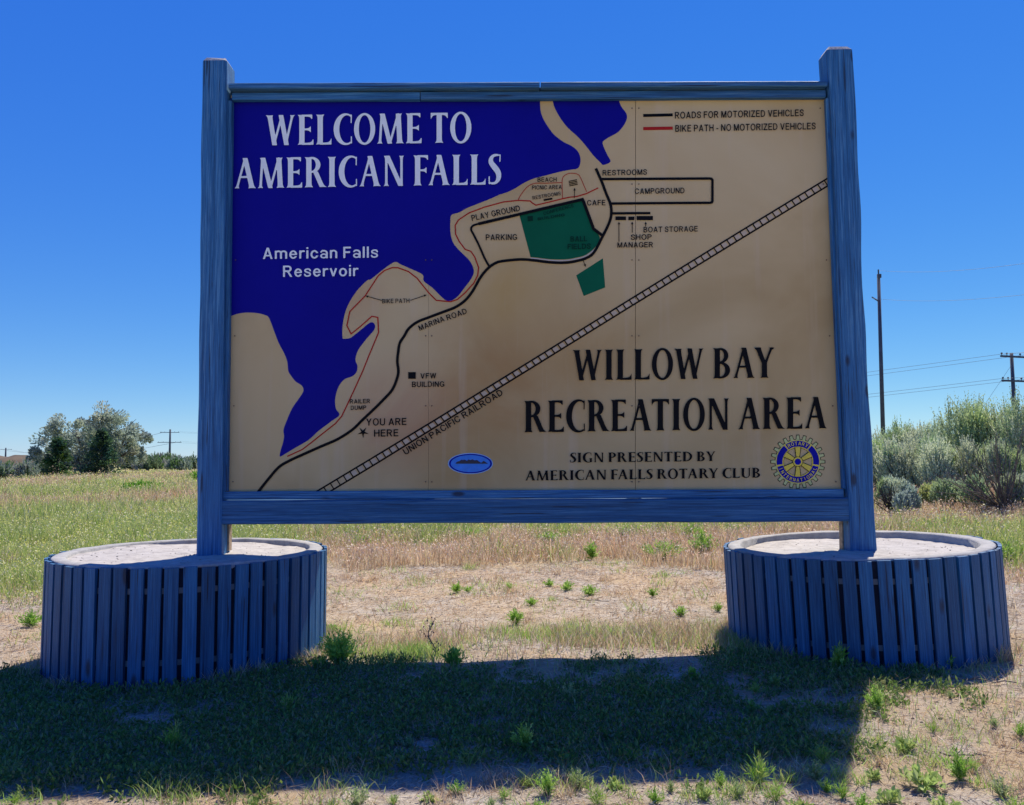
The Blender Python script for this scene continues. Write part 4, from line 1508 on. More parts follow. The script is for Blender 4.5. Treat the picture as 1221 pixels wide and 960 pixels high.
def bush(name, px, py, wpx, hpx, label, category, seed, cols=SAGE, group=None, shoots=420, spike=0.24, pos=None, leafk=1.0):
    p = pos or gpt(px, py)
    d = (p - EYE).length
    s = d / FPX
    w_, h = wpx * s, hpx * s * (1.18 if name == 'sagebrush' else 1.1)
    root = thing(name, (p.x, p.y, p.z - 0.02), label, category, group, (0, 0, 0))
    lf = max(0.05, 3.2 * s) * leafk
    obj('foliage', sage_mesh(seed, w_, h, shoots, lf, cols, spike), M['sage'], root)
    rng = np.random.default_rng(seed + 5)
    v, f = branch_mesh(rng, 9, h * 0.6, w_ * 0.34, 0.012 * h + 0.006)
    obj('stem', pymesh('stem', v, f), M['darkbark'], root)
    return root


GS = 'sagebrush on the rise at the right'
SG2 = [(0.48, 0.57, 0.36), (0.54, 0.61, 0.42), (0.40, 0.51, 0.28), (0.58, 0.63, 0.44), (0.44, 0.55, 0.26)]
for px, py, wp, hp, n_, lab, col_ in (
        (1072, 566, 74, 62, 800, 'sagebrush on the skyline right of the tall bare pole', SG2),
        (1118, 566, 84, 66, 900, 'broad sagebrush on the skyline midway between the two power poles', SG2),
        (1162, 564, 84, 92, 1000, 'tallest sagebrush, rising spiky above the others left of the crossarm pole', SG2),
        (1204, 566, 84, 84, 950, 'wide sagebrush at the foot of the crossarm pole', SG2),
        (1252, 566, 84, 80, 600, 'sagebrush cut by the right edge of the picture', SG2),
        (1050, 582, 52, 66, 600, 'sagebrush half hidden behind the right sign post', SG2),
        (1074, 586, 58, 60, 800, 'rounded pale sagebrush in the second row right beside the sign post', SG2),
        (1112, 584, 66, 66, 900, 'upright sagebrush with many pale spikes in the middle of the second row', SG2),
        (1150, 582, 64, 62, 850, 'sagebrush in the second row below the tallest one', SG2),
        (1190, 584, 66, 58, 800, 'thin sagebrush behind the tangle of bare branches', SG2),
        (1064, 602, 44, 36, 520, 'low sagebrush touching the right sign post above the tub', SG2),
        (1080, 611, 36, 32, 520, 'small blue grey sagebrush low down beside the dead twigs', [(0.42, 0.51, 0.42), (0.36, 0.45, 0.34), (0.48, 0.54, 0.42)]),
        (1116, 600, 34, 26, 420, 'small yellowish shrub between the two low sagebrush cushions', [(0.50, 0.56, 0.22), (0.42, 0.50, 0.20)]),
        (1150, 603, 60, 32, 620, 'small pale sagebrush cushion in front of the tall ones on rusty ground', SG2),
        (1212, 600, 56, 34, 460, 'grey green sagebrush tangled with bare branches at the right edge', SG2)):
    bush('sagebrush', px, py, wp, hp, lab, 'bush', int(px * 3 + py), col_, GS, n_)


def dead_bush(px, py, wpx, hpx, label, seed, n=38, side=0.0, mat='darkbark'):
    p = gpt(px, py)
    s = (p - EYE).length / FPX
    w_, h = wpx * s, hpx * s
    rng = np.random.default_rng(seed)
    root = thing('dead_bush', (p.x, p.y, p.z - 0.02), label, 'dead bush', 'dead branches in the sagebrush')
    for b in range(6):
        parts = []
        a0 = rng.uniform(-0.9, 0.9) + side
        for k in range(n // 6):
            ang = a0 + rng.uniform(-0.5, 0.5)
            pts = [Vector((0, 0, 0))]
            dr = Vector((math.sin(ang), rng.uniform(-0.5, 0.5), max(0.15, math.cos(ang))))
            for q in range(5):
                dr += Vector((rng.uniform(-0.35, 0.35), rng.uniform(-0.3, 0.3), rng.uniform(-0.2, 0.3)))
                dr.normalize()
                st = dr * h * 0.26
                st.x *= w_ / (2 * h) * 1.4
                pts.append(pts[-1] + st)
            for q, (u, v2) in enumerate(zip(pts, pts[1:])):
                r0 = 0.011 * (1 - q / 5.5)
                parts.append(tube(u, v2, r0, r0 * 0.75, 4))
                tw = v2 + Vector((rng.uniform(-1, 1), rng.uniform(-1, 1), rng.uniform(0, 1))) * h * 0.13
                parts.append(tube(v2, tw, r0 * 0.4, r0 * 0.2, 3))
        v, f = join(parts)
        obj('branch', pymesh('branch', v, f), M[mat], root)
    return root


dead_bush(1200, 609, 84, 66, 'tangle of bare grey branches at the right edge in front of the sagebrush', 51, 54, -0.5, 'bark')
dead_bush(1066, 612, 40, 26, 'low dead twigs beside the right sign post above the tub', 52, 36)

# tree group far left
def tree(px, py, wpx, hpx, label, seed, cols, lobes, nleaf, leafpx, cat_='tree', name='tree', conical=False, trunks=3):
    p = gpt(px, py)
    s = (p - EYE).length / FPX
    w_, h = wpx * s, hpx * s
    rng = np.random.default_rng(seed)
    root = thing(name, (p.x, p.y, p.z - 0.05), label, cat_, 'trees at the far left of the field')
    P, D, Cl = [], [], []
    if conical:
        n = nleaf
        # whorls of drooping branches
        nb = 90
        for k in range(nb):
            z = (k / nb) ** 0.9
            a = rng.uniform(0, 2 * np.pi)
            rad = (1 - z) ** 0.75 * w_ / 2 * rng.uniform(0.75, 1.1) + 0.05
            m = n // nb
            t = rng.uniform(0.15, 1, m)
            pts = np.stack([np.cos(a) * rad * t, np.sin(a) * rad * t, h * (0.04 + 0.95 * z) + h * 0.05 * t * t - 0.02 * h * t], 1) + rng.normal(size=(m, 3)) * w_ * 0.035
            dd = np.stack([np.cos(a) * np.ones(m), np.sin(a) * np.ones(m), rng.uniform(-0.2, 0.6, m)], 1) + rng.normal(size=(m, 3)) * 0.4
            P.append(pts); D.append(dd); Cl.append(np.repeat(tint(rng, 1, cols, 0.3), m, 0))
        nlobe = []
    else:
        for (lx, lz, lr) in lobes:
            nsub = 16
            for k in range(nsub):
                u = rng.normal(size=3); u /= np.linalg.norm(u)
                c = np.array([lx * w_ + u[0] * lr * w_ * 1.0, u[1] * w_ * 0.28, lz * h * 0.94 + u[2] * lr * w_ * 0.80])
                m = int(nleaf / len(lobes) / nsub)
                rr = lr * w_ * rng.uniform(0.22, 0.55)
                out = rng.normal(size=(m, 3)); out /= np.linalg.norm(out, axis=1, keepdims=True)
                pts = c + out * rr * (rng.uniform(0, 1, (m, 1)) ** 0.45)
                P.append(pts); D.append(out * 0.6 + np.array([u[0], u[1], 0.5]) * 0.8 + rng.normal(size=(m, 3)) * 0.3)
                Cl.append(np.clip(np.repeat(tint(rng, 1, cols, 0.16), m, 0) * rng.uniform(0.85, 1.15, (m, 1)), 0, 1))
    P, D, Cl = np.concatenate(P), np.concatenate(D), np.concatenate(Cl)
    ok = P[:, 2] > 0.02 * h
    P, D, Cl = P[ok], D[ok], Cl[ok]
    L = leafpx * s * rng.uniform(0.6, 1.3, len(P))
    V, T, Cc = leaves(P, D, L, L * 0.5, Cl, rng)
    obj('crown', npmesh('crown', V, T, Cc), M['sage'], root)
    if conical:
        v, f = tube((0, 0, 0), (0, 0, h * 0.9), 0.10, 0.02, 8)
    else:
        parts = []
        for (lx, lz, lr) in lobes:
            q = Vector((lx * w_, rng.uniform(-1, 1), lz * h))
            m1 = Vector((lx * w_ * 0.3, 0, lz * h * 0.45))
            parts += [tube((0, 0, 0), m1, 0.22, 0.13, 7), tube(m1, q, 0.13, 0.04, 6)]
            for k in range(4):
                parts.append(tube(q.lerp(m1, 0.4), q + Vector((rng.uniform(-1, 1) * lr * w_, rng.uniform(-1, 1) * 0.8, rng.uniform(0, 1) * lr * w_)), 0.06, 0.02, 5))
        v, f = join(parts)
    obj('trunk', pymesh('trunk', v, f), M['bark'], root)


OLIVE = [(0.34, 0.41, 0.32), (0.40, 0.46, 0.37), (0.28, 0.35, 0.26), (0.42, 0.46, 0.34), (0.32, 0.40, 0.35)]
tree(106, 568, 108, 77, 'large silvery green olive tree spreading on the far left horizon', 61, OLIVE,
     [(-0.32, 0.40, 0.15), (-0.18, 0.66, 0.15), (-0.05, 0.45, 0.17), (0.10, 0.80, 0.16), (0.28, 0.66, 0.16), (0.40, 0.50, 0.12), (0.20, 0.42, 0.17), (0.0, 0.25, 0.14), (-0.40, 0.30, 0.09), (0.38, 0.30, 0.08)], 26000, 2.9, name='olive_tree')
DARKG = [(0.045, 0.10, 0.06), (0.07, 0.14, 0.06), (0.04, 0.09, 0.07), (0.10, 0.18, 0.07)]
tree(120, 570, 44, 50, 'dark green conical juniper in front of the silvery tree, right one of two', 62, DARKG, [], 4500, 3.0, name='juniper_tree', conical=True)
tree(68, 571, 34, 42, 'dark green juniper at the left foot of the silvery tree', 63, DARKG + [(0.07, 0.13, 0.03)], [], 3600, 3.0, name='juniper_tree', conical=True)
BR = [(0.30, 0.36, 0.29), (0.40, 0.44, 0.38), (0.20, 0.28, 0.15), (0.15, 0.25, 0.09)]
GB = 'distant scrub along the field edge'
for k, (px, py, wp, hp, lab) in enumerate([
        (6, 574, 26, 22, 'grey scrub bush at the left edge under the brown hill'),
        (30, 573, 30, 22, 'blue grey scrub bush below the middle of the brown hill'),
        (44, 570, 22, 18, 'dark green scrub bush left of the dark juniper'),
        (158, 560, 22, 14, 'low dark scrub just right of the silvery tree'),
        (176, 561, 30, 17, 'pale scrub bush halfway between tree and left sign post'),
        (196, 559, 26, 20, 'green scrub bush under the distant power pole'),
        (214, 562, 26, 18, 'scrub bush between the distant pole and the left sign post'),
        (231, 560, 30, 16, 'scrub bush meeting the left sign post'),
        (-14, 572, 30, 20, 'scrub bush cut off by the left edge of the picture')]):
    bush('scrub_bush', px, py, wp, hp, lab, 'bush', 70 + k, BR, GB, 260, 0.35, leafk=0.9)

# ------------------------------------------------------------------ leafy weeds that can be told apart
WEED = [(0.27, 0.47, 0.07), (0.34, 0.54, 0.10), (0.21, 0.40, 0.05), (0.42, 0.58, 0.16)]


def weed_mesh(seed, w_, h, stems, leaf, cols=WEED, up=1.0, wf=0.30):
    rng = np.random.default_rng(seed)
    parts = []
    for s in range(stems):
        a = rng.uniform(0, 2 * np.pi)
        out = rng.uniform(0.1, 1.0)
        tip = np.array([np.cos(a) * w_ / 2 * out, np.sin(a) * w_ / 2 * out, h * up * rng.uniform(0.55, 1.0) * (1 - 0.35 * out)])
        nl = 11
        t = np.linspace(0.15, 1.0, nl)
        pts = tip * t[:, None]
        pts[:, 2] = tip[2] * t ** 0.8
        dd = unit_rand(rng, nl) * 0.8 + tip / np.linalg.norm(tip) * 0.7 + np.array([0, 0, 0.25])
        L = leaf * rng.uniform(0.7, 1.3, nl) * (1.1 - 0.45 * t)
        parts.append(leaves(pts, dd, L, L * wf, np.repeat(tint(rng, 1, cols, 0.2), nl, 0), rng))
        # stem
        parts.append(blades(np.zeros((1, 3)), np.array([tip[2]]), np.array([0.004]), np.array([0.0]), np.array([cols[0]]), rng))
        V = parts[-1][0]
        V[4] = tip; V[2] = tip * 0.55 + 0.001; V[3] = tip * 0.55 - 0.001
    V, T, Cc = cat(parts)
    return npmesh('leafy_weed', V, T, Cc)


def weed(px, py, wpx, hpx, label, seed, stems=14, leaf=None, cols=WEED, name='leafy_weed', group='green weeds growing on the dry ground'):
    p = gpt(px, py)
    s = (p - EYE).length / FPX
    o = obj(name, weed_mesh(seed, wpx * s, hpx * s, stems, leaf or max(0.02, hpx * s * 0.30), cols), M['leaf'], None, label, 'weed', group)
    o.location = (p.x, p.y, p.z - 0.004)
    return o


weed(406, 792, 54, 42, 'bushy bright green weed at the right foot of the left tub', 101, 130, 0.034, [(0.40, 0.62, 0.10), (0.48, 0.66, 0.16), (0.32, 0.54, 0.08)])
weed(383, 799, 22, 18, 'small yellow green weed on the gravel touching the left tub', 102, 22, 0.03)
weed(615, 745, 24, 20, 'compact round green weed alone on the bare strip between the tubs', 103, 40, 0.03)
weed(634, 722, 16, 11, 'small low weed just behind the compact round one', 104, 22, 0.025)
weed(676, 704, 22, 12, 'left of two flat green weeds in the middle of the bare strip', 105, 24, 0.03)
weed(703, 710, 30, 14, 'right of two flat green weeds in the middle of the bare strip', 106, 32, 0.03)
weed(656, 699, 16, 10, 'small green weed left of the flat pair behind the bare strip', 107, 20, 0.025)
weed(545, 707, 20, 14, 'thin green weed left of centre on the bare strip', 108, 22, 0.03)
weed(558, 706, 14, 9, 'tiny green weed beside the thin one left of centre', 109, 14, 0.022)
weed(606, 703, 16, 10, 'thin dull weed further back beside the track', 110, 18, 0.022)
weed(812, 735, 18, 13, 'green weed nearest the right tub on the bare strip', 111, 26, 0.025)
weed(779, 712, 20, 14, 'pale green weed left of the right tub behind the others', 112, 22, 0.025)
weed(838, 662, 36, 30, 'tall leafy green clump behind the bare strip near the right tub', 113, 60, 0.06)
weed(856, 729, 14, 12, 'yellow green weed against the left side of the right tub', 114, 16, 0.022)
for k, (px, py, wp, hp, lab) in enumerate((
        (790, 668, 60, 26, 'broad bright green clump behind the bare strip, left of the right tub'),
        (745, 646, 46, 22, 'pale green clump in the grass just below the right half of the beam'),
        (826, 648, 54, 28, 'tall leafy clump under the right end of the beam'),
        (655, 648, 40, 16, 'low green clump in the rusty grass near the middle of the gap'),
        (560, 643, 50, 14, 'flat green clump under the middle of the beam'),
        (430, 652, 44, 16, 'green clump in the grass just right of the left tub'),
        (1120, 634, 60, 16, 'bright green clump showing behind the rim of the right tub'),
        (1200, 672, 44, 22, 'green clump at the right edge beside the right tub'))):
    weed(px, py, wp, hp, lab, 130 + k, 60, 0.055, [(0.30, 0.46, 0.09), (0.40, 0.52, 0.16), (0.26, 0.42, 0.08)])
weed(706, 668, 18, 26, 'upright dark green weed standing in the rusty grass behind the strip', 115, 26, 0.05)
weed(396, 757, 26, 14, 'sprawling pale weed behind the bush by the left tub', 116, 24, 0.028)
weed(36, 748, 36, 18, 'green weed on the sandy ground left of the left tub', 117, 34, 0.035)
weed(170, 588, 44, 14, 'vivid green clump out in the field left of the sign', 118, 160, 0.20, [(0.12, 0.30, 0.02), (0.16, 0.36, 0.03)])
weed(236, 574, 22, 14, 'vivid green clump in the field at the left sign post', 119, 60, 0.2, [(0.12, 0.30, 0.02), (0.16, 0.34, 0.03)])
weed(541, 795, 34, 24, 'dark leafy weed poking up out of the edge of the shadow', 120, 34, 0.04)
weed(826, 810, 14, 14, 'small weed at the back edge of the shadow near the right tub', 121, 12, 0.03)
weed(1000, 800, 26, 32, 'tall ragged weed in front of the right tub at the shadow edge', 122, 26, 0.035)
weed(1130, 797, 18, 16, 'small green weed at the right foot of the right tub', 123, 16, 0.03)
front = [(1047, 848, 34, 36), (1083, 896, 40, 26), (1112, 873, 30, 22), (1133, 833, 14, 16), (1145, 930, 40, 40), (1101, 940, 56, 44), (1160, 920, 30, 26),
         (1195, 950, 40, 36), (1218, 880, 26, 30), (1040, 930, 36, 32), (1005, 952, 34, 30), (972, 930, 30, 26), (985, 945, 26, 30), (1060, 958, 40, 30),
         (905, 935, 34, 36), (880, 950, 38, 34), (858, 938, 26, 30), (842, 952, 34, 26), (925, 956, 34, 26), (800, 944, 26, 24), (782, 958, 30, 26),
         (735, 940, 30, 24), (712, 958, 40, 30), (690, 938, 34, 26), (655, 948, 34, 30), (628, 936, 28, 20), (600, 952, 26, 18), (585, 962, 30, 20),
         (545, 946, 30, 22), (512, 955, 24, 18), (470, 958, 30, 20), (425, 962, 50, 34), (395, 966, 26, 20), (300, 966, 20, 26), (18, 958, 34, 20),
         (1186, 868, 24, 20), (1030, 968, 50, 34), (1130, 970, 50, 36), (750, 975, 50, 30), (860, 975, 50, 30), (640, 978, 50, 30), (955, 972, 44, 30), (1210, 975, 50, 36), (330, 975, 30, 24)]
labs = {0: 'two tiered green weed right beside the shadow corner of the sign', 1: 'star shaped green weed on the pale sand at lower right', 2: 'flat rosette weed on the sand right of the star shaped one',
        3: 'tiny weed on the pale sand below the right tub', 34: 'small bright weed in the bottom left corner', 31: 'sunlit green tuft at the bottom edge left of centre',
        8: 'green weed at the right picture edge on the pale sand', 35: 'small weed between the rosette and the right picture edge'}
pool = [weed_mesh(200 + k, 0.11, 0.10, (26, 8, 15, 34)[k % 4], (0.020, 0.034, 0.036, 0.015)[k % 4],
                  [WEED, [(0.36, 0.48, 0.14), (0.44, 0.52, 0.20)], [(0.24, 0.44, 0.06), (0.42, 0.50, 0.14)], [(0.40, 0.46, 0.24), (0.30, 0.42, 0.14)]][k % 4],
                  (1.0, 0.55, 1.0, 0.9)[k % 4], (0.28, 0.42, 0.10, 0.40)[k % 4]) for k in range(8)]
for m_ in pool: m_.materials.append(M['leaf'])
rw = random.Random(12)
ORD = 'first second third fourth fifth sixth seventh eighth ninth tenth eleventh twelfth thirteenth fourteenth fifteenth sixteenth seventeenth eighteenth nineteenth twentieth'.split()
ORD += ['twenty ' + q for q in ORD[:9]] + ['thirtieth'] + ['thirty ' + q for q in ORD[:9]]
rest_ = sorted((q[0], k) for k, q in enumerate(front) if k not in labs)
for n_, (_, k) in enumerate(rest_):
    labs[k] = '%s green leafy weed, %s from the left along the sunlit bottom strip' % ('broad' if front[k][2] > 44 else 'tall' if front[k][3] > 31 else 'mid sized' if front[k][2] > 29 else 'small', ORD[n_])
for k, (px, py, wp, hp) in enumerate(front):
    p = gpt(px, py)
    s = (p - EYE).length / FPX
    o = bpy.data.objects.new('leafy_weed', pool[k % 8])
    C.objects.link(o)
    o.location = (p.x, p.y, p.z - 0.004)
    q = rw.uniform(0.6, 1.05)
    o.scale = (wp * s / 0.11 * q, wp * s / 0.11 * q, hp * s / 0.10 * q)
    o.rotation_euler = (0, 0, rw.uniform(0, 6.28))
    tag(o, labs.get(k, 'bright green leafy weed among others on the sunlit strip along the bottom edge'), 'weed', 'leafy weeds along the bottom edge')
# weeds in the shade
rs = random.Random(5)
for k in range(16):
    px, py = rs.uniform(10, 1000), rs.uniform(815, 925)
    p = gpt(px, py)
    s = (p - EYE).length / FPX
    o = bpy.data.objects.new('leafy_weed', pool[k % 8])
    C.objects.link(o)
    o.location = (p.x, p.y, p.z - 0.004)
    q = rs.uniform(0.6, 1.25)
    o.scale = (q, q, q * rs.uniform(0.6, 1.1))
    o.rotation_euler = (0, 0, rs.uniform(0, 6.28))
    tag(o, 'dim leafy weed lost in the deep shadow on the ground in front of the sign', 'weed', 'weeds in the shadow of the sign')

# twigs lying on the sand
for k, (px, py, ln, an, lab) in enumerate(((1150, 906, 0.16, -0.15, 'dead twig lying on the pale sand at lower right'), (1170, 815, 0.30, -0.25, 'long dry twig lying at the right foot of the right tub'),
                                           (700, 718, 0.34, -0.3, 'thin fallen stick on the bare strip between the tubs'), (905, 890, 0.12, 0.5, 'short dead twig at the front edge of the shadow'))):
    rg = random.Random(k)
    p = gpt(px, py)
    pts = [Vector((ln * (q / 6 - 0.5), 0.02 * rg.uniform(-1, 1), 0.010 + 0.012 * rg.random())) for q in range(7)]
    parts = [tube(u, v2, 0.0035, 0.0028, 5) for u, v2 in zip(pts, pts[1:])]
    for q in (2, 4): parts.append(tube(pts[q], pts[q] + Vector((ln * 0.15, ln * rg.uniform(-0.2, 0.2), 0.02)), 0.002, 0.001, 4))
    v, f = join(parts)
    o = obj('dry_twig', pymesh('dry_twig', v, f), M['bark'], None, lab, 'twig')
    o.location = p
    o.rotation_euler = (0, 0, an)

# tall dry stalk
p = gpt(515, 788)
rng = np.random.default_rng(77)
pts = np.array([[0.02 * math.sin(k * 0.7), 0, 0.022 * k] for k in range(11)])
parts = [tube(pts[k], pts[k + 1], 0.0022, 0.002, 4) for k in range(10)]
for k in range(2, 10):
    for q in range(3):
        e = pts[k] + np.array([rng.uniform(-1, 1), rng.uniform(-1, 1), rng.uniform(0.3, 1)]) * 0.03
        parts.append(tube(pts[k], e, 0.0012, 0.0008, 3))
        parts.append(tube(e, e + np.array([0, 0, 0.008]), 0.004, 0.002, 4))
v, f = join(parts)
st = obj('dry_stalk', pymesh('dry_stalk', v, f), M['bark'], None, 'tall thin dry stalk standing at the back edge of the shadow between the tubs', 'weed')
st.location = p


# ------------------------------------------------------------------ ground cover nobody could count
rng = np.random.default_rng(2024)


def on_ground(x, y, lift=0.0):
    return np.stack([x, y, gh(x, y) + lift], 1)


def in_tub(x, y):
    return ((x + 1.905) ** 2 + y ** 2 < 0.78 ** 2) | ((x - 2.055) ** 2 + y ** 2 < 0.765 ** 2)


def wedge(n, d0, d1, power=1.0, margin=1.15):
    """points spread over the camera's field between two distances"""
    d = (d0 ** power + (d1 ** power - d0 ** power) * rng.uniform(0, 1, n)) ** (1 / power)
    x = rng.uniform(-1, 1, n) * d * 0.645 * margin
    y = d - 4.8
    k = ~in_tub(x, y)
    return x[k], y[k], d[k]


STRAW = [(0.56, 0.43, 0.27), (0.64, 0.52, 0.36), (0.46, 0.32, 0.19), (0.68, 0.59, 0.46), (0.52, 0.38, 0.27)]
PINK = [(0.58, 0.40, 0.25), (0.64, 0.48, 0.32), (0.50, 0.30, 0.17), (0.68, 0.55, 0.40), (0.46, 0.38, 0.20)]
YG = [(0.38, 0.46, 0.12), (0.48, 0.52, 0.18), (0.30, 0.41, 0.10), (0.54, 0.53, 0.24), (0.25, 0.36, 0.09), (0.42, 0.46, 0.24)]
FRESH = [(0.28, 0.46, 0.08), (0.36, 0.53, 0.12), (0.42, 0.55, 0.20)]

# flat straw litter and crumbs on the bare ground
x, y, d = wedge(85000, 2.2, 9.5, 1.5)
n = len(x)
ang = rng.uniform(0, 2 * np.pi, n)
ln = rng.uniform(0.02, 0.075, n) * (0.8 + d * 0.06)
Dr = np.stack([np.cos(ang), np.sin(ang), rng.uniform(-0.05, 0.25, n)], 1)
V, T, Cc = leaves(on_ground(x, y, 0.004), Dr, ln, rng.uniform(0.0015, 0.0035, n) * (0.7 + 0.14 * d), tint(rng, n, STRAW + [(0.70, 0.64, 0.55), (0.30, 0.23, 0.17)], 0.3), rng)
obj('straw_litter', npmesh('straw_litter', V, T, Cc), M['grass'], None, 'pale dry straw and stalk litter lying over the bare ground', 'straw', None, 'stuff')

# small clods and pebbles
x, y, d = wedge(16000, 2.2, 8.0, 1.2)
n = len(x)
base = on_ground(x, y, -0.001)
sz = rng.uniform(0.003, 0.011, n) * rng.uniform(0.5, 1.3, n)
oct_ = np.array([[1, 0, 0], [-1, 0, 0], [0, 1, 0], [0, -1, 0], [0, 0, 0.7], [0, 0, -0.5]])
V = base[:, None, :] + oct_[None] * sz[:, None, None] * rng.uniform(0.6, 1.3, (n, 6, 1))
k = (np.arange(n) * 6)[:, None]
tri8 = np.array([[0, 2, 4], [2, 1, 4], [1, 3, 4], [3, 0, 4], [2, 0, 5], [1, 2, 5], [3, 1, 5], [0, 3, 5]])
T = (k[:, None, :] * 1 + tri8[None]).reshape(-1, 3)
obj('pebbles', npmesh('pebbles', V.reshape(-1, 3), T, np.repeat(tint(rng, n, [(0.34, 0.29, 0.25), (0.42, 0.37, 0.32), (0.25, 0.21, 0.18)], 0.2), 6, 0)), M['grass'], None, 'small clods and pebbles strewn over the bare soil', 'pebbles', None, 'stuff')

# short dry tufts and green fringe of the bare area
parts = []
x, y, d = wedge(60000, 2.3, 9.5, 1.4)
bare = vnoise(x, y, 1.6, 11)
fr = np.exp(-((d - 4.75) / 0.42) ** 2) * (np.abs(x) < 1.6)          # fringe behind the shadow
sh = (d > 3.0) & (d < 4.4)  # band of the sign's shadow; grass thicker and greener here to darken it
side = (np.abs(x) > 2.8) & (d > 4.2)
dens = 0.12 + 0.75 * (bare > 0.62) + 0.9 * fr + 0.30 * sh
k = rng.uniform(0, 1, len(x)) < dens * 0.62
x, y, d, fr, sh, bare = x[k], y[k], d[k], fr[k], sh[k], bare[k]
n = len(x)
isg = rng.uniform(0, 1, n) < (0.10 + 0.55 * fr + 0.30 * sh + 0.25 * (d < 3.0) * (vnoise(x, y, 2.0, 13) > 0.55))
cc = np.where(isg[:, None], tint(rng, n, FRESH, 0.25), tint(rng, n, STRAW + PINK, 0.25))
H = rng.uniform(0.02, 0.06, n) * (1 + 0.8 * fr + 0.25 * (bare > 0.62))
parts.append(blades(on_ground(x, y), H, rng.uniform(0.0018, 0.0036, n) * (0.8 + 0.09 * d), rng.uniform(0.1, 1.2, n), cc, rng))
V, T, Cc = cat(parts)
obj('short_grass', npmesh('short_grass', V, T, Cc), M['grass'], None, 'short dry and green grass tufts scattered over the bare ground', 'grass', None, 'stuff')

# low green growth, packed thicker over the sign's shadow to deepen it
parts = []
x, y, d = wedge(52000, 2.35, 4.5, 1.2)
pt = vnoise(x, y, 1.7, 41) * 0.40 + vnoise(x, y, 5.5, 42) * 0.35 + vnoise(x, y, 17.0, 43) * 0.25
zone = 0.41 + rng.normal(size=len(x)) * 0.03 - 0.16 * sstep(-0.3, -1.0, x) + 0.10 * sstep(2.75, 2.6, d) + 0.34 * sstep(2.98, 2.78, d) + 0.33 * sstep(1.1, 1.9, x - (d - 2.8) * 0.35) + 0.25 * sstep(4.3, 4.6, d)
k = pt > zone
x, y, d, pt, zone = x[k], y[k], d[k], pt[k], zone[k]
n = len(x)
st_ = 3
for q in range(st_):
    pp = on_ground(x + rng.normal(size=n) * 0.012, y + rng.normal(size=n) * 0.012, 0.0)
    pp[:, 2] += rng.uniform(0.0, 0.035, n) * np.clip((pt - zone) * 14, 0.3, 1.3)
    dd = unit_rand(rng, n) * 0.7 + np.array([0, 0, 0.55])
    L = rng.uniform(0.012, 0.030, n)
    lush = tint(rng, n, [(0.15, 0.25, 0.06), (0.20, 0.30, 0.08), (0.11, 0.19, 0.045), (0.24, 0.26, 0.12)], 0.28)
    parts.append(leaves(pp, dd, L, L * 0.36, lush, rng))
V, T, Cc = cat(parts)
obj('shadow_deepening_growth', npmesh('shadow_deepening_growth', V, T, Cc), M['leaf'], None, 'low patchy green growth made dense over the sign shadow to deepen it', 'ground cover', None, 'stuff')

# fringe of taller grass along the back edge of the shadow, and grass tufts on the sunlit bottom strip
parts = []
n = 15000
x = rng.uniform(-1.25, 1.45, n)
d = 4.86 + rng.normal(size=n) * 0.20 + 0.12 * np.sin(x * 3.0)
k = rng.uniform(0, 1, n) < np.clip(1.7 * (vnoise(x, d, 3.5, 51) - 0.22), 0.05, 1)
x, d = x[k], d[k]
n = len(x)
isg = vnoise(x, d, 1.8, 52) + rng.normal(size=n) * 0.12 > 0.46
parts.append(blades(on_ground(x, d - 4.8), rng.uniform(0.03, 0.095, n), rng.uniform(0.003, 0.006, n), rng.uniform(0.1, 0.9, n),
                    np.where(isg[:, None], tint(rng, n, FRESH + YG[:2], 0.25), tint(rng, n, STRAW, 0.25)), rng))
nc = 150
cx_ = rng.uniform(-1.9, 2.1, nc)
cd_ = rng.uniform(2.35, 3.05, nc) + 0.25 * (cx_ > 1.1)
per = rng.integers(25, 70, nc)
ci = np.repeat(np.arange(nc), per)
n = len(ci)
rr_ = rng.uniform(0.015, 0.05, nc)[ci]
x = cx_[ci] + rng.normal(size=n) * rr_
d = cd_[ci] + rng.normal(size=n) * rr_
cg_ = rng.uniform(0, 1, nc)[ci]
parts.append(blades(on_ground(x, d - 4.8), rng.uniform(0.02, 0.06, n) * rng.uniform(0.6, 1.3, nc)[ci], rng.uniform(0.0018, 0.004, n), rng.uniform(0.3, 1.3, n),
                    np.where((cg_ < 0.72)[:, None], tint(rng, n, FRESH + YG[:2], 0.25), tint(rng, n, STRAW, 0.2)), rng))
for tx, ty, tr in ((-1.905, 0.0, 0.775), (2.055, 0.0, 0.76)):
    n = 3600
    th = rng.uniform(0, 2 * np.pi, n)
    rr_ = tr + 0.012 + rng.exponential(0.035, n)
    keep = vnoise(th * 3 + tx, rr_, 2.0, 61) > 0.35
    th, rr_ = th[keep], rr_[keep]
    n = len(th)
    x, y = tx + rr_ * np.cos(th), ty + rr_ * np.sin(th)
    parts.append(blades(on_ground(x, y), rng.uniform(0.02, 0.085, n) * (0.5 + 1.1 * vnoise(th * 2, th, 3.0, 62)), rng.uniform(0.0022, 0.0045, n), rng.uniform(0.1, 1.0, n),
                        tint(rng, n, STRAW + PINK[:2] + FRESH[:1] + [(0.34, 0.27, 0.18)], 0.25), rng))
nc = 420
cd_ = rng.uniform(4.9, 9.0, nc)
cx_ = rng.uniform(-1, 1, nc) * cd_ * 0.72
ok = ~in_tub(cx_, cd_ - 4.8)
cx_, cd_ = cx_[ok], cd_[ok]
nc = len(cx_)
per = rng.integers(12, 60, nc)
ci = np.repeat(np.arange(nc), per)
n = len(ci)
rr_ = rng.uniform(0.02, 0.16, nc)[ci]
x = cx_[ci] + rng.normal(size=n) * rr_
d = cd_[ci] + rng.normal(size=n) * rr_
cg_ = rng.uniform(0, 1, nc)[ci]
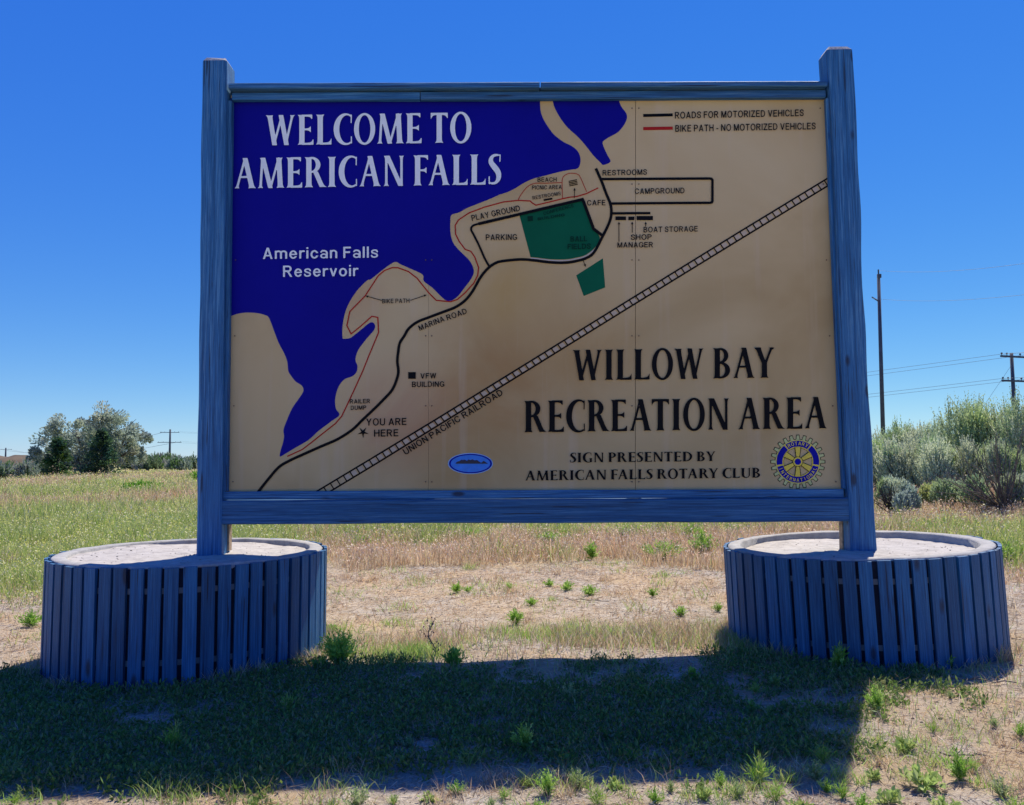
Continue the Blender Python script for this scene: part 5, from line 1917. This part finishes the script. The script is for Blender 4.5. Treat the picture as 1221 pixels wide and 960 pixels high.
parts.append(blades(on_ground(x, d - 4.8), rng.uniform(0.02, 0.075, n) * rng.uniform(0.5, 1.4, nc)[ci], rng.uniform(0.003, 0.007, n), rng.uniform(0.3, 1.5, n),
                    np.where((cg_ < 0.30)[:, None], tint(rng, n, FRESH + YG[:3], 0.25), tint(rng, n, STRAW + PINK[:2] + [(0.36, 0.28, 0.20)], 0.25)), rng))
V, T, Cc = cat(parts)
obj('grass_fringe', npmesh('grass_fringe', V, T, Cc), M['grass'], None, 'green and straw grass edging the shadow of the sign front and back', 'grass', None, 'stuff')

# rusty cheatgrass and green growth behind, thinning into the field
parts = []
x, y, d = wedge(190000, 6.5, 17, 1.3)
edge = 8.35 + 1.8 * (vnoise(x, y, 0.6, 21) - 0.5) + 1.1 * (vnoise(x, y, 2.3, 25) - 0.5) + rng.exponential(0.35, len(x)) * 0.6 - 0.3 - 1.6 * (np.abs(x) > 3.2) * sstep(3.2, 4.2, np.abs(x)) - 0.4 * (x < -3.4)
k = d > edge
x, y, d = x[k], y[k], d[k]
n = len(x)
gn = vnoise(x, y, 0.55, 22) * 0.6 + vnoise(x, y, 1.7, 23) * 0.4
green = gn + sstep(9.3, 11.5, d) * 0.34 - 0.80 * (x > 4.2) * sstep(10.2, 11.2, d) + 0.17 * sstep(-2.5, -4.5, x) * sstep(6, 8, d) + 0.16 * (x > 4.5) - 0.18 * (np.abs(x) < 3) * (d < 11)
green = green + (vnoise(x, y, 3.2, 27) - 0.5) * 0.25
isg = green + rng.normal(size=n) * 0.09 > 0.60
H = np.where(isg, rng.uniform(0.07, 0.24, n), rng.uniform(0.06, 0.19, n)) * (0.45 + 1.5 * vnoise(x, y, 1.3, 24) * vnoise(x, y, 4.5, 26) * 1.6) * sstep(6.0, 10.5, d + 1.5)
cc = np.where(isg[:, None], tint(rng, n, YG + FRESH[:1], 0.25), tint(rng, n, PINK + STRAW[:2], 0.22))
parts.append(blades(on_ground(x, y), H, rng.uniform(0.005, 0.010, n) * (0.55 + d * 0.045), rng.uniform(0.1, 0.8, n), cc, rng))
# seed heads and small flowers
k = rng.uniform(0, 1, n) < 0.42
m = int(k.sum())
hp = on_ground(x[k], y[k]) + np.stack([rng.normal(size=m) * 0.03, rng.normal(size=m) * 0.03, H[k] * rng.uniform(0.75, 1.15, m)], 1)
hc = np.where(isg[k][:, None], tint(rng, m, [(0.68, 0.66, 0.20), (0.55, 0.60, 0.20), (0.75, 0.72, 0.50)], 0.2), tint(rng, m, [(0.74, 0.58, 0.47), (0.64, 0.42, 0.31), (0.78, 0.68, 0.56)], 0.2))
L = rng.uniform(0.012, 0.03, m) * (0.5 + d[k] * 0.06)
parts.append(leaves(hp, unit_rand(rng, m) + np.array([0, 0, 0.7]), L, L * 0.55, hc, rng))
V, T, Cc = cat(parts)
obj('meadow_grass', npmesh('meadow_grass', V, T, Cc), M['grass'], None, 'rusty cheatgrass and yellow green weeds behind the bare strip', 'grass', None, 'stuff')

# the wide field to the left and right, in coarser tufts with distance
parts = []
x, y, d = wedge(230000, 15, 95, 0.9, 1.08)
k = ~((np.abs(x) < d * 0.36) & (d > 24))
x, y, d = x[k], y[k], d[k]
n = len(x)
green = vnoise(x, y, 0.16, 31) * 0.45 + vnoise(x, y, 0.5, 32) * 0.35 + vnoise(x, y, 1.3, 35) * 0.2 + 0.07
isg = green + rng.normal(size=n) * 0.10 > 0.52
H = rng.uniform(0.10, 0.32, n) * (0.5 + 1.7 * vnoise(x, y, 0.45, 33) * vnoise(x, y, 1.4, 34) * 1.5)
cc = np.where(isg[:, None], tint(rng, n, YG, 0.22), tint(rng, n, PINK + STRAW[:3], 0.2))
parts.append(blades(on_ground(x, y), H, rng.uniform(0.010, 0.018, n) * (0.5 + d * 0.05), rng.uniform(0.1, 0.7, n), cc, rng))
k = rng.uniform(0, 1, n) < 0.45
m = int(k.sum())
hp = on_ground(x[k], y[k]) + np.stack([np.zeros(m), np.zeros(m), H[k] * rng.uniform(0.8, 1.15, m)], 1)
hc = np.where(isg[k][:, None], tint(rng, m, [(0.70, 0.68, 0.20), (0.55, 0.60, 0.22), (0.76, 0.73, 0.48)], 0.2), tint(rng, m, [(0.72, 0.55, 0.42), (0.62, 0.42, 0.30)], 0.2))
L = rng.uniform(0.9, 1.8, m) * d[k] / FPX * 1.0
parts.append(leaves(hp, unit_rand(rng, m), L, L * 0.7, hc, rng))
V, T, Cc = cat(parts)
obj('field_grass', npmesh('field_grass', V, T, Cc), M['grass'], None, 'wide field of flowering weeds and rusty grass stretching to the horizon', 'grass', None, 'stuff')
